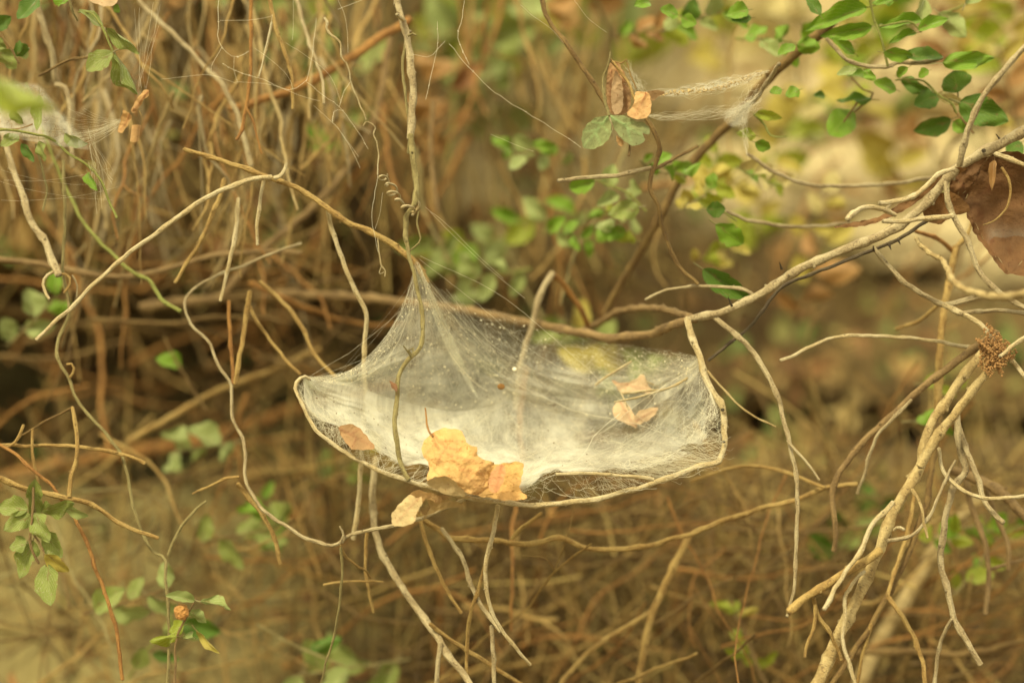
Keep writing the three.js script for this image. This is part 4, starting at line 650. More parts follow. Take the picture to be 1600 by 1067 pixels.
{
  const g = thing('cream_leaf', 'cream curled dead leaf hanging beneath the looping twig', 'leaf', at(645, 780, -0.04));
  sheetLeaf(g, 'blade', creamDry, [610, 806, 620, 792, 634, 778, 641, 772, 650, 778, 659, 774, 660, 786, 652, 800, 648, 814, 636, 820, 624, 822, 613, 820, 612, 812], { dz: -0.042, bend: [0.7, 0.3, 0.4], tilt: [0.6, -0.3], rough: 0.0022, edge: 0.002, vein: [[655, 777, 620, 815]] });
  sheetLeaf(g, 'curled_edge', yellowDry, [640, 772, 652, 764, 664, 768, 684, 774, 690, 782, 686, 790, 674, 782, 664, 780, 658, 790, 650, 782], { dz: -0.036, bend: [-0.5, 0.6, 0], tilt: [-0.4, 0.3], rough: 0.002, edge: 0.0025, tone: [0.85, 0.9, 1] });
  sheetLeaf(g, 'torn_piece', creamDry, [664, 776, 690, 780, 716, 784, 724, 790, 700, 794, 680, 800, 668, 806, 660, 812, 672, 792], { dz: -0.025, bend: [0.3, 0.3, 0], tilt: [0, 0.5], rough: 0.003, edge: 0.003, tone: [0.75, 0.7, 0.6] });
}
solo('leaf_crumb', new THREE.IcosahedronGeometry(0.0032, 1).scale(1, 0.8, 0.4).translate(...at(783, 604, 0.05).toArray()), M.orange, 'tiny red brown leaf crumb on the middle of the web', 'leaf crumb');
{
  const mk = (name, label, poly, o) => { const g = thing(name, label, 'leaf', at(poly[0], poly[1], o.dz)); sheetLeaf(g, 'blade', pinkDry, poly, { rough: 0.001, edge: 0.0022, ...o }); return g; };
  const a = mk('pink_leaf', 'upper pinkish folded leaf lying on the right of the web', [956, 594, 972, 598, 992, 593, 999, 587, 1006, 585, 1012, 599, 1018, 611, 985, 613, 969, 612, 962, 603], { dz: 0.088, bend: [0.2, 0.6, 0], tilt: [0, -0.4], vein: [[957, 595, 1016, 610]] });
  part('stalk', tube(path([1010, 596, 1024, 602, 1040, 610], 0.088, 0.085), 0.0008, 0.0006, { step: 0.003, origin: a.position }), M.cream, a);
  mk('pink_leaf', 'lower left pinkish leaf lying on the right of the web', [964, 628, 974, 627, 984, 636, 992, 652, 994, 668, 980, 662, 966, 656, 958, 648, 959, 636], { dz: 0.078, bend: [0.6, 0.1, 0.2], tilt: [0.2, -0.4], vein: [[970, 628, 990, 666]] });
  mk('pink_leaf', 'small lower right pinkish leaf tilted on the web', [990, 655, 996, 644, 1010, 639, 1029, 637, 1022, 650, 1008, 659, 996, 662], { dz: 0.07, bend: [0.2, 0.8, 0], tilt: [-0.2, -0.3], vein: [[991, 659, 1027, 639]] });
  branch('web_twig', 'thin pale forked twig lying in the web beside the pink leaves', 'twig', 'cream', [[3, 4, 0.04, 0.055, [960, 628, 990, 622, 1020, 614, 1050, 604, 1075, 590]], [4, 3, 0.05, 0.05, [970, 615, 1000, 612, 1030, 610, 1048, 605]], [3, 3, 0.05, 0.045, [968, 610, 976, 625, 982, 640]]], { nodes: 0.02 });
  branch('web_twig', 'short straw stuck upright in thin silk left of the pink leaves', 'twig', 'cream', [[4, 3, 0.07, 0.08, [930, 602, 945, 590, 965, 577, 986, 564]]], { nodes: 0.03 });
}
// big brown leaf behind the slanting branch
{
  const g = thing('large_brown_leaf', 'big dark brown dead leaf hung behind the slanting branch at right edge', 'leaf', at(1550, 300, 0.02));
  sheetLeaf(g, 'blade', russet, [1500, 262, 1530, 250, 1560, 240, 1590, 244, 1640, 262, 1650, 380, 1630, 424, 1600, 440, 1570, 431, 1553, 428, 1543, 408, 1536, 392, 1522, 365, 1512, 340, 1506, 318, 1490, 305, 1482, 292], { dz: 0.022, bend: [0.3, 0.35, 0.1], tilt: [0.15, -0.25], rough: 0.006, edge: 0.0022, vein: [[1496, 280, 1600, 436], [1520, 316, 1585, 268], [1538, 343, 1620, 300], [1556, 370, 1640, 350], [1524, 322, 1520, 350], [1545, 353, 1545, 400], [1575, 398, 1630, 400]] });
  sheetLeaf(g, 'lower_lobe', russet, [1500, 268, 1478, 282, 1455, 296, 1430, 318, 1400, 336, 1370, 348, 1345, 354, 1320, 356, 1300, 356, 1330, 348, 1370, 340, 1390, 330, 1400, 322, 1430, 306, 1452, 288, 1474, 268], { dz: 0.025, bend: [0.1, 0.4, 0.2], tilt: [0.1, 0.2], rough: 0.003, edge: 0.0035, tone: [1.25, 1.3, 1.3] });
  sheetLeaf(g, 'rolled_flap', russet, [1452, 345, 1444, 330, 1455, 312, 1478, 300, 1500, 312, 1512, 330, 1490, 338, 1470, 350], { dz: 0.012, bend: [0.4, 0.4, 0], tilt: [0.3, 0.4], rough: 0.002, edge: 0.003, tone: [1.4, 1.45, 1.4] });
  const film = [[1530, 340, 0.012], [1620, 350, 0.0], [1620, 436, 0.01], [1548, 424, 0.012]]; filmQuad(g, 'silk_film', film, gauze, 30, (s, t) => 0.3 * soft(s, t), 0.06);
}
{
  const g = thing('dangling_leaf', 'narrow tan dry leaf dangling before the big brown leaf', 'leaf', at(1556, 250, -0.02));
  leaf(g, L.dry, 1555, 250, 1550, 296, 11, { dz: -0.02, roll: 0.4, k: 1, name: 'blade' });
  part('stalk', tube(path([1566, 262, 1576, 278, 1580, 300, 1575, 322, 1560, 340, 1536, 352], -0.02, -0.02), 0.0013, 0.0005, { step: 0.003, origin: g.position }), M.tan, g);
}
// dried cluster at upper centre
{
  const g = thing('dried_cluster', 'cluster of curled brown, orange and dusty green leaves hung in silk', 'dead leaves', at(960, 170, 0));
  sheetLeaf(g, 'rolled_leaf', brownDry, [952, 100, 962, 95, 974, 112, 984, 138, 986, 155, 980, 176, 968, 180, 955, 178, 949, 160, 947, 135, 949, 115], { dz: 0.01, bend: [1.2, 0.1, 0], tilt: [0, 0], rough: 0.003, edge: 0.002, vein: [[964, 98, 962, 178], [974, 112, 980, 170], [955, 110, 952, 170]] });
  sheetLeaf(g, 'rolled_leaf', pinkDry, [962, 110, 970, 122, 974, 150, 970, 176, 960, 178, 955, 150, 958, 124], { dz: 0.0, bend: [-1.0, 0.1, 0], tilt: [0.3, 0], rough: 0.002, edge: 0.002, tone: [0.7, 0.66, 0.6] });
  sheetLeaf(g, 'orange_leaf', pinkDry, [993, 143, 1012, 145, 1017, 160, 1014, 181, 1000, 187, 982, 181, 980, 177, 990, 163], { dz: -0.015, bend: [0.4, 0.3, 0.3], tilt: [0.4, -0.2], rough: 0.003, edge: 0.0015, tone: [1.0, 0.84, 0.62], vein: [[1010, 146, 990, 184]] });
  sheetLeaf(g, 'orange_leaf', pinkDry, [1010, 144, 1024, 141, 1040, 144, 1030, 150, 1018, 158], { dz: -0.01, bend: [0.4, 0.6, 0], tilt: [-0.4, 0.5], rough: 0.001, edge: 0.002, tone: [0.8, 0.72, 0.6] });
  sheetLeaf(g, 'dusty_leaf', dustyGreen, [951, 180, 932, 183, 912, 202, 909, 226, 914, 234, 930, 233, 950, 219, 956, 205, 955, 193], { dz: -0.012, bend: [0.3, 0.3, 0.2], tilt: [-0.2, -0.3], rough: 0.0014, veinTone: 1.7, edge: 0.0011, vein: [[951, 181, 913, 228], [940, 192, 926, 190], [934, 202, 916, 206], [940, 192, 950, 205], [930, 208, 938, 224]] });
  sheetLeaf(g, 'dusty_leaf', dustyGreen, [953, 180, 976, 180, 993, 188, 1010, 194, 1016, 206, 1012, 211, 1003, 209, 1008, 219, 1000, 226, 990, 229, 974, 219, 962, 203], { dz: -0.012, bend: [0.3, 0.4, -0.2], tilt: [0.2, -0.3], rough: 0.0018, veinTone: 1.7, edge: 0.0011, tone: [0.95, 0.95, 1], vein: [[954, 181, 1004, 212], [975, 194, 992, 190], [980, 198, 986, 220]] });
  sheetLeaf(g, 'leaf_scrap', orangeDry, [963, 212, 970, 216, 975, 224, 970, 229, 964, 222], { dz: -0.005, bend: [0.5, 0.2, 0], edge: 0.002 });
  for (const [p, w0, w1, m] of [[[952, 180, 944, 152, 942, 124, 951, 101, 953, 80], 5, 3, 'vine'], [[953, 92, 967, 108, 984, 136, 993, 156], 5, 4, 'tan'], [[960, 96, 972, 98, 979, 92], 3, 2, 'tan'], [[979, 94, 986, 118, 994, 138], 2, 2, 'tan'], [[984, 222, 984, 236, 983, 243], 2, 4, 'brown'], [[953, 184, 957, 200, 955, 216], 3, 2, 'cream']]) part('stalk', tube(path(p, -0.006, -0.008), w0 / 2 * 0.0005, w1 / 2 * 0.0005, { step: 0.003, nodes: 0.01, origin: g.position }), M[m], g);
}
// rolled orange leaves at upper left
{
  const g = thing('rolled_leaves', 'twisted strip of two orange dry leaves hung in silk at upper left', 'dead leaves', at(210, 175, 0));
  sheetLeaf(g, 'upper_leaf', orangeDry, [203, 172, 210, 158, 222, 146, 233, 141, 236, 148, 232, 152, 224, 158, 214, 170, 206, 176], { dz: -0.01, bend: [0.6, 0.6, 0], tilt: [0.4, 0.2], rough: 0.004, edge: 0.0012, vein: [[234, 144, 204, 174]] });
  sheetLeaf(g, 'lower_leaf', orangeDry, [192, 172, 200, 176, 205, 180, 198, 196, 190, 209, 184, 206, 187, 192], { dz: -0.008, bend: [0.5, 0.6, 0], tilt: [-0.4, 0.2], rough: 0.004, edge: 0.0012, tone: [0.95, 0.95, 0.9], vein: [[202, 178, 187, 207]] });
}
{ // a leaf rolled into a small tube
  const c = at(211, 208, -0.008), P = [], g = thing('rolled_leaf', 'small tan leaf rolled into a tube hanging on a thread', 'dead leaf', c);
  const pos = [], uv = [], col = [], idx = [];
  for (let j = 0; j <= 10; j++) for (let i = 0; i <= 36; i++) { const a = i / 36 * Math.PI * 3.6, r = 0.0026 + 0.0011 * i / 36, y = (j / 10 - 0.5) * 0.012 * (1 + 0.12 * Math.sin(a)); pos.push(r * Math.cos(a) + y * 0.15, y, r * Math.sin(a)); uv.push(i / 36, j / 10); col.push(1, 1, 1); if (i && j) { const q = (j - 1) * 37 + i - 1, b = q + 37; idx.push(q, q + 1, b, b, q + 1, b + 1); } }
  const geo = new THREE.BufferGeometry(); geo.setAttribute('position', new THREE.Float32BufferAttribute(pos, 3)); geo.setAttribute('uv', new THREE.Float32BufferAttribute(uv, 2)); geo.setAttribute('color', new THREE.Float32BufferAttribute(col, 3)); geo.setIndex(idx); geo.computeVertexNormals();
  part('blade', geo, orangeDry, g); part('stalk', tube(path([220, 197, 222, 185, 216, 172], -0.008, -0.008), 0.0004, 0.0004, { step: 0.003, origin: g.position }), M.tan, g);
}
// ---------- green plants one can tell apart ----------
function plant(name, label, stems, leaves, o = {}) {             // stems: [w0, w1, dz0, dz1, pts, bark]; leaves: [x0, y0, x1, y1, w, kind, roll?, round?]
  const g = thing(name, label, o.category ?? 'plant', at(stems[0][4][0], stems[0][4][1], stems[0][2]), o.group);
  for (const [w0, w1, a, b, p, m] of stems) part('stem', tube(path(p, a, b), w0 / 2 * mpp(a), w1 / 2 * mpp(b), { nodes: 0.03, origin: g.position }), M[m ?? 'green'], g);
  for (const [x0, y0, x1, y1, w, kind, roll, round] of leaves) leaf(g, L[kind], x0, y0, x1, y1, w, { dz: (o.dz ?? 0) + rr(-1, 1) * (o.spread ?? 0.01), roll: roll ?? rr(-0.5, 0.5), round, k: o.flat && !round ? pick([0, 3, 0, 1]) : undefined });
  return g;
}
const X = (p) => p.map((v, i) => (i % 2 ? v * 0.25 : 1200 + v * 0.25));
const lx = (rows) => rows.map(([x0, y0, x1, y1, w, ...r]) => [1200 + x0 / 4, y0 / 4, 1200 + x1 / 4, y1 / 4, w / 4, ...r]);
reseed(451);
plant('leafy_spray', 'bright green leaflet spray at top right with a grey arching twig', [
  [6, 7, 0.07, 0.08, X([370, 240, 420, 300, 500, 370, 620, 410, 740, 415, 820, 390, 950, 395, 1090, 360]), 'grey'], [4, 4, 0.06, 0.07, X([640, -40, 640, 0, 660, 100, 720, 270, 750, 410]), 'green'], [3, 3, 0.06, 0.06, X([960, 200, 900, 140, 700, 165]), 'green']],
  lx([[625, 45, 232, 178, 125, 'fresh', 0.2], [655, 165, 330, 228, 100, 'fresh', -0.2], [970, 128, 702, 162, 80, 'fresh', 0.3], [940, 188, 1132, 108, 85, 'fresh', -0.3], [935, 205, 755, 266, 52, 'fresh', 0.4], [725, 325, 905, 345, 80, 'fresh', 0.5], [850, 345, 1092, 365, 95, 'deep', -0.5], [1092, 392, 1418, 360, 112, 'fresh', 0.15], [545, 335, 395, 240, 80, 'fresh', 0.3], [330, 95, 240, -20, 80, 'deep', 0.2], [790, 5, 650, 20, 60, 'fresh', 0.3], [560, 430, 430, 470, 60, 'pale', 0.4], [600, 440, 680, 500, 60, 'fresh', 0.4], [880, 420, 800, 480, 60, 'fresh', 0.3], [1010, 440, 940, 480, 60, 'fresh', 0.4], [170, 280, 60, 350, 70, 'fresh', 0.4], [200, 560, 110, 600, 80, 'fresh', 0.3], [90, 560, 10, 580, 60, 'fresh', 0.4], [-120, 60, -260, 90, 110, 'fresh', 0.2], [-100, 110, -230, 130, 70, 'deep', 0.3], [-560, 90, -680, 60, 90, 'fresh', 0.3], [-540, 110, -440, 150, 90, 'fresh', 0.3], [-740, 10, -830, 30, 90, 'fresh', 0.2]]), { dz: 0.065, spread: 0.015, category: 'leafy twig', flat: true });
plant('leafy_spray', 'round dark green leaves on a thin twig near the right edge', [
  [4, 3, 0.09, 0.08, X([1260, 760, 1180, 700, 1160, 650, 1080, 600, 960, 500, 800, 500]), 'green'], [4, 3, 0.09, 0.08, X([1170, 690, 1230, 760, 1290, 830]), 'brown']],
  lx([[1190, 580, 1160, 440, 210, 'deep', 0.2, true], [1195, 640, 1510, 760, 190, 'deep', 0.2], [1075, 590, 920, 655, 130, 'deep', 0.2, true], [1150, 745, 912, 825, 115, 'deep', -0.3], [830, 490, 1035, 585, 75, 'deep', 0.5], [805, 560, 655, 515, 95, 'fresh', 0.3], [1060, 585, 1240, 650, 70, 'creamy', 0.3], [1160, 760, 1250, 820, 90, 'fresh', 0.2], [1590, 890, 1490, 960, 130, 'deep', 0.2]]), { dz: 0.1, spread: 0.02, category: 'leafy twig', flat: true });
plant('leafy_spray', 'hanging round leaf and small leaflets left of the dark round leaves', [
  [4, 3, 0.12, 0.12, X([560, 640, 520, 700, 480, 760]), 'brown'], [3, 3, 0.14, 0.13, X([520, 480, 600, 560, 660, 590, 540, 700]), 'brown']],
  lx([[540, 690, 380, 850, 180, 'fresh', 0.1, true], [655, 620, 428, 630, 60, 'deep', 0.5], [640, 465, 470, 470, 60, 'fresh', 0.4], [360, 600, 280, 600, 50, 'deep', 0.3], [180, 280, 330, 300, 110, 'fresh', 0.3]]), { dz: 0.13, spread: 0.02, category: 'leafy twig' });
plant('yellow_green_shoot', 'small curled lime leaf and tendril beside the brown bough', [[4, 3, 0.08, 0.08, [1178, 178, 1195, 195, 1205, 212, 1230, 214], 'green']], [[1180, 176, 1218, 182, 16, 'lime', 0.3], [1182, 212, 1150, 208, 18, 'lime', 0.3], [1180, 222, 1202, 230, 18, 'fresh', 0.3]], { dz: 0.08 });
plant('leafy_spray', 'dark green leaf pair under the slanting branch near the fork', [[3, 3, 0.1, 0.1, [1152, 345, 1130, 330, 1120, 322], 'green']], [[1098, 420, 1172, 468, 34, 'deep', 0.2], [1118, 350, 1163, 382, 34, 'fresh', 0.2, true], [1104, 328, 1134, 326, 26, 'deep', 0.2, true]], { dz: 0.09, category: 'leafy twig' });
const N6 = (p) => p.map((v) => v * 0.1875);
plant('leafy_shoot', 'green shoot with folded leaflets hanging at upper left', [[4, 3, -0.02, -0.01, N6([560, -60, 600, 90, 640, 170]), 'vine'], [4, 3, -0.01, -0.01, N6([845, 220, 880, 290, 920, 380, 945, 440]), 'green'], [3, 3, 0, -0.01, N6([650, 100, 760, 110, 845, 225]), 'green']],
  [[160, 43, 121, 17, 15, 'dusty', 1.1], [163, 44, 226, 73, 17, 'dusty', 0.9], [176, 81, 133, 109, 34, 'dusty', 0.2, true], [178, 82, 224, 141, 14, 'dusty', 1.0], [58, -4, 30, 37, 29, 'deep', 0.2], [178, 8, 187, 19, 12, 'fresh', 0.5], [105, 2, 80, -8, 20, 'fresh', 0.4]], { dz: -0.005, category: 'shoot' });
plant('leafy_shoot', 'curved green stem with webbed leaves at far left', [[4, 4, 0.0, 0.0, [-20, 205, 10, 203, 34, 206, 78, 216, 111, 243, 145, 267, 162, 294, 182, 341], 'green'], [4, 4, 0.01, 0.01, [-10, 200, 20, 203, 50, 194], 'mauve'], [4, 3, 0.03, 0.03, [55, 225, 65, 265, 72, 300, 66, 330], 'vine']],
  [[60, 148, 66, 207, 20, 'dusty', 0.3], [18, 170, 34, 195, 16, 'dusty', 0.3], [100, 208, 134, 228, 18, 'pale', 0.6], [128, 250, 152, 268, 12, 'creamy', 0.7], [136, 270, 149, 297, 15, 'fresh', 0.3], [28, 210, 2, 234, 22, 'dusty', 0.3], [32, 224, 56, 250, 15, 'deep', 0.4], [60, 220, 70, 252, 16, 'dusty', 0.5]], { dz: 0.0, category: 'shoot' });
plant('leafy_shoot', 'dim green leaves at the extreme left edge beneath the dark leaf', [[3, 3, 0.05, 0.05, [-10, 40, 15, 75, 30, 100], 'brown']], [[-12, 44, 14, 26, 22, 'deep', 0.4], [24, 88, 40, 70, 18, 'deep', 0.6], [30, 88, 44, 80, 12, 'dusty', 0.6], [-10, 78, 24, 108, 30, 'dusty', 0.4], [-10, 60, 8, 80, 20, 'dusty', 0.3]], { dz: 0.05, category: 'shoot' });
plant('near_shoot', 'bright green out of focus leaf close to the viewer at left edge', [[5, 4, -0.42, -0.4, [-60, 108, -40, 110, -10, 112], 'green']], [[-40, 108, 96, 156, 26, 'lime', 0.8], [-10, 120, 6, 168, 26, 'lime', 0.3]], { dz: -0.4, category: 'shoot' });
{ const g = thing('pink_leaf', 'pale pink dead leaf cut by the top edge at upper left', 'leaf', at(160, 0, 0)); sheetLeaf(g, 'blade', pinkDry, [134, -14, 150, -20, 180, -16, 186, -4, 178, 8, 165, 10, 150, 6, 138, 0], { dz: -0.01, bend: [0.3, 0.4, 0], edge: 0.0025, rough: 0.001 }); }
const G9 = (rows) => rows.map(([x0, y0, x1, y1, w, ...r]) => [x0 * 0.3375, 707 + y0 * 0.3375, x1 * 0.3375, 707 + y1 * 0.3375, w * 0.3375, ...r]);
plant('leafy_sprig', 'sprig of dusty oval leaves hanging in the lower left corner', [[4, 4, 0.0, 0.0, [51, 762, 50, 800, 46, 850, 60, 880], 'mauve'], [3, 3, 0.0, 0.0, [48, 830, 66, 860, 72, 885], 'mauve']],
  G9([[150, 215, 160, 130, 70, 'dusty', 0.4], [140, 288, 12, 362, 90, 'dusty', 0.1], [152, 278, 228, 418, 92, 'dusty', 0.2], [200, 370, 292, 486, 98, 'dusty', 0.2], [150, 405, 90, 585, 100, 'dusty', 0.2], [210, 515, 240, 712, 118, 'dusty', 0.2], [205, 470, 318, 545, 75, 'yellow', 0.4], [185, 275, 345, 230, 80, 'dusty', 0.5], [130, 265, -20, 250, 95, 'dusty', 0.4], [170, 300, 135, 180, 60, 'dusty', 0.6], [120, 420, 40, 440, 70, 'dusty', 0.6], [300, 260, 410, 290, 50, 'pale', 0.6]]), { dz: 0.005, category: 'sprig', flat: true });
plant('seedling', 'small seedling with slim pale leaves and an orange bud low at left', [[3, 4, 0.03, 0.03, [306, 935, 290, 965, 276, 995, 272, 1085], 'mauve']],
  G9([[900, 690, 768, 656, 48, 'pale', 0.5], [922, 690, 1082, 716, 46, 'pale', 0.5], [868, 735, 956, 782, 54, 'pale', 0.3], [820, 852, 682, 872, 52, 'lime', 0.4], [905, 822, 1022, 925, 36, 'yellow', 0.7], [850, 800, 780, 830, 60, 'lime', 0.6], [840, 860, 895, 865, 30, 'pale', 0.5]]), { dz: 0.03, category: 'seedling' });
{ const b = new THREE.IcosahedronGeometry(0.0058, 3), p = b.attributes.position; for (let i = 0; i < p.count; i++) { const v = V(p.getX(i), p.getY(i), p.getZ(i)); v.multiplyScalar(1 + 0.25 * fbm(v.x * 400, v.y * 400, v.z * 400, 3)); p.setXYZ(i, v.x, v.y * 1.1, v.z); } b.computeVertexNormals(); const c = []; for (let i = 0; i < p.count; i++) c.push(1, 0.85, 0.6); b.setAttribute('color', new THREE.Float32BufferAttribute(c, 3)); b.translate(...at(283, 956, 0.02).toArray()); solo('dry_bud', b, orangeDry, 'wrinkled orange dried bud on the small seedling', 'bud'); }
plant('seedling', 'lime green young seedling on a red stem at lower right', [[6, 4, 0.3, 0.3, [1205, 1085, 1188, 1050, 1175, 1020, 1163, 985, 1150, 960], 'mauve']],
  [[1150, 958, 1110, 940, 16, 'lime'], [1150, 956, 1152, 938, 12, 'lime'], [1152, 962, 1188, 950, 12, 'yellow'], [1160, 985, 1145, 1000, 16, 'lime'], [1170, 1020, 1130, 1008, 16, 'lime'], [1172, 1022, 1150, 985, 16, 'lime'], [1178, 1030, 1200, 1040, 16, 'lime'], [1190, 1040, 1215, 1012, 14, 'lime'], [1180, 1035, 1160, 1030, 14, 'lime']], { dz: 0.3, spread: 0.02, category: 'seedling' });
// the brown crumbly clump where the right twigs cross
{
  const g = thing('crumbly_clump', 'brown crumbly clump of frass stuck where the right twigs cross', 'clump', at(1553, 550, 0)), gs = []; reseed(481);
  for (let i = 0; i < 1500; i++) { const b = new THREE.IcosahedronGeometry(rr(0.0004, 0.0011), 0); b.scale(1, rr(0.6, 1.4), rr(0.6, 1.2)); b.rotateX(rr(0, 3)).rotateY(rr(0, 3)); const a = rr(0, 6.3), r = Math.sqrt(rnd()), u = rr(-1, 1); b.translate(0.0102 * r * Math.cos(a) * (1 + 0.45 * Math.sin(a * 3 + 1)) + 0.003 * u, 0.0135 * r * Math.sin(a) * (1 + 0.4 * Math.sin(a * 5)) - 0.003 * u, 0.009 * u); gs.push(b); }
  part('crumbs', mergeGeometries(gs), new THREE.MeshStandardMaterial({ color: new THREE.Color().setRGB(0.30, 0.165, 0.06), roughness: 0.95 }), g).userData.kind = 'stuff';
}

// ---------- blurred plants behind ----------
reseed(601);
const farPlant = (label, x, y, dz, size, kinds, n, dir) => {
  const tip = [x + Math.cos(dir) * size * 2.2, y + Math.sin(dir) * size * 2.2], pts = [x, y, lerp(x, tip[0], 0.4) + rr(-8, 8), lerp(y, tip[1], 0.4) + rr(-8, 8), ...tip], lv = [];
  for (let i = 0; i < n; i++) { const t = (i + 0.6) / n, a = dir + (i % 2 ? 1 : -1) * rr(0.5, 1.3), s = size * rr(0.7, 1.15), bx = lerp(x, tip[0], t), by = lerp(y, tip[1], t); lv.push([bx, by, bx + Math.cos(a) * s, by + Math.sin(a) * s * 0.75, s * rr(0.38, 0.6), pick(kinds), rr(-0.8, 0.8)]); }
  plant('background_plant', label, [[4, 3, dz, dz + rr(-0.05, 0.05), pts, pick(['green', 'vine', 'brown'])]], lv, { dz, spread: 0.05 });
};
const gd = ['fresh', 'deep', 'dusty'], gp = ['pale', 'dusty', 'pale'], gy = ['lime', 'yellow', 'fresh'];
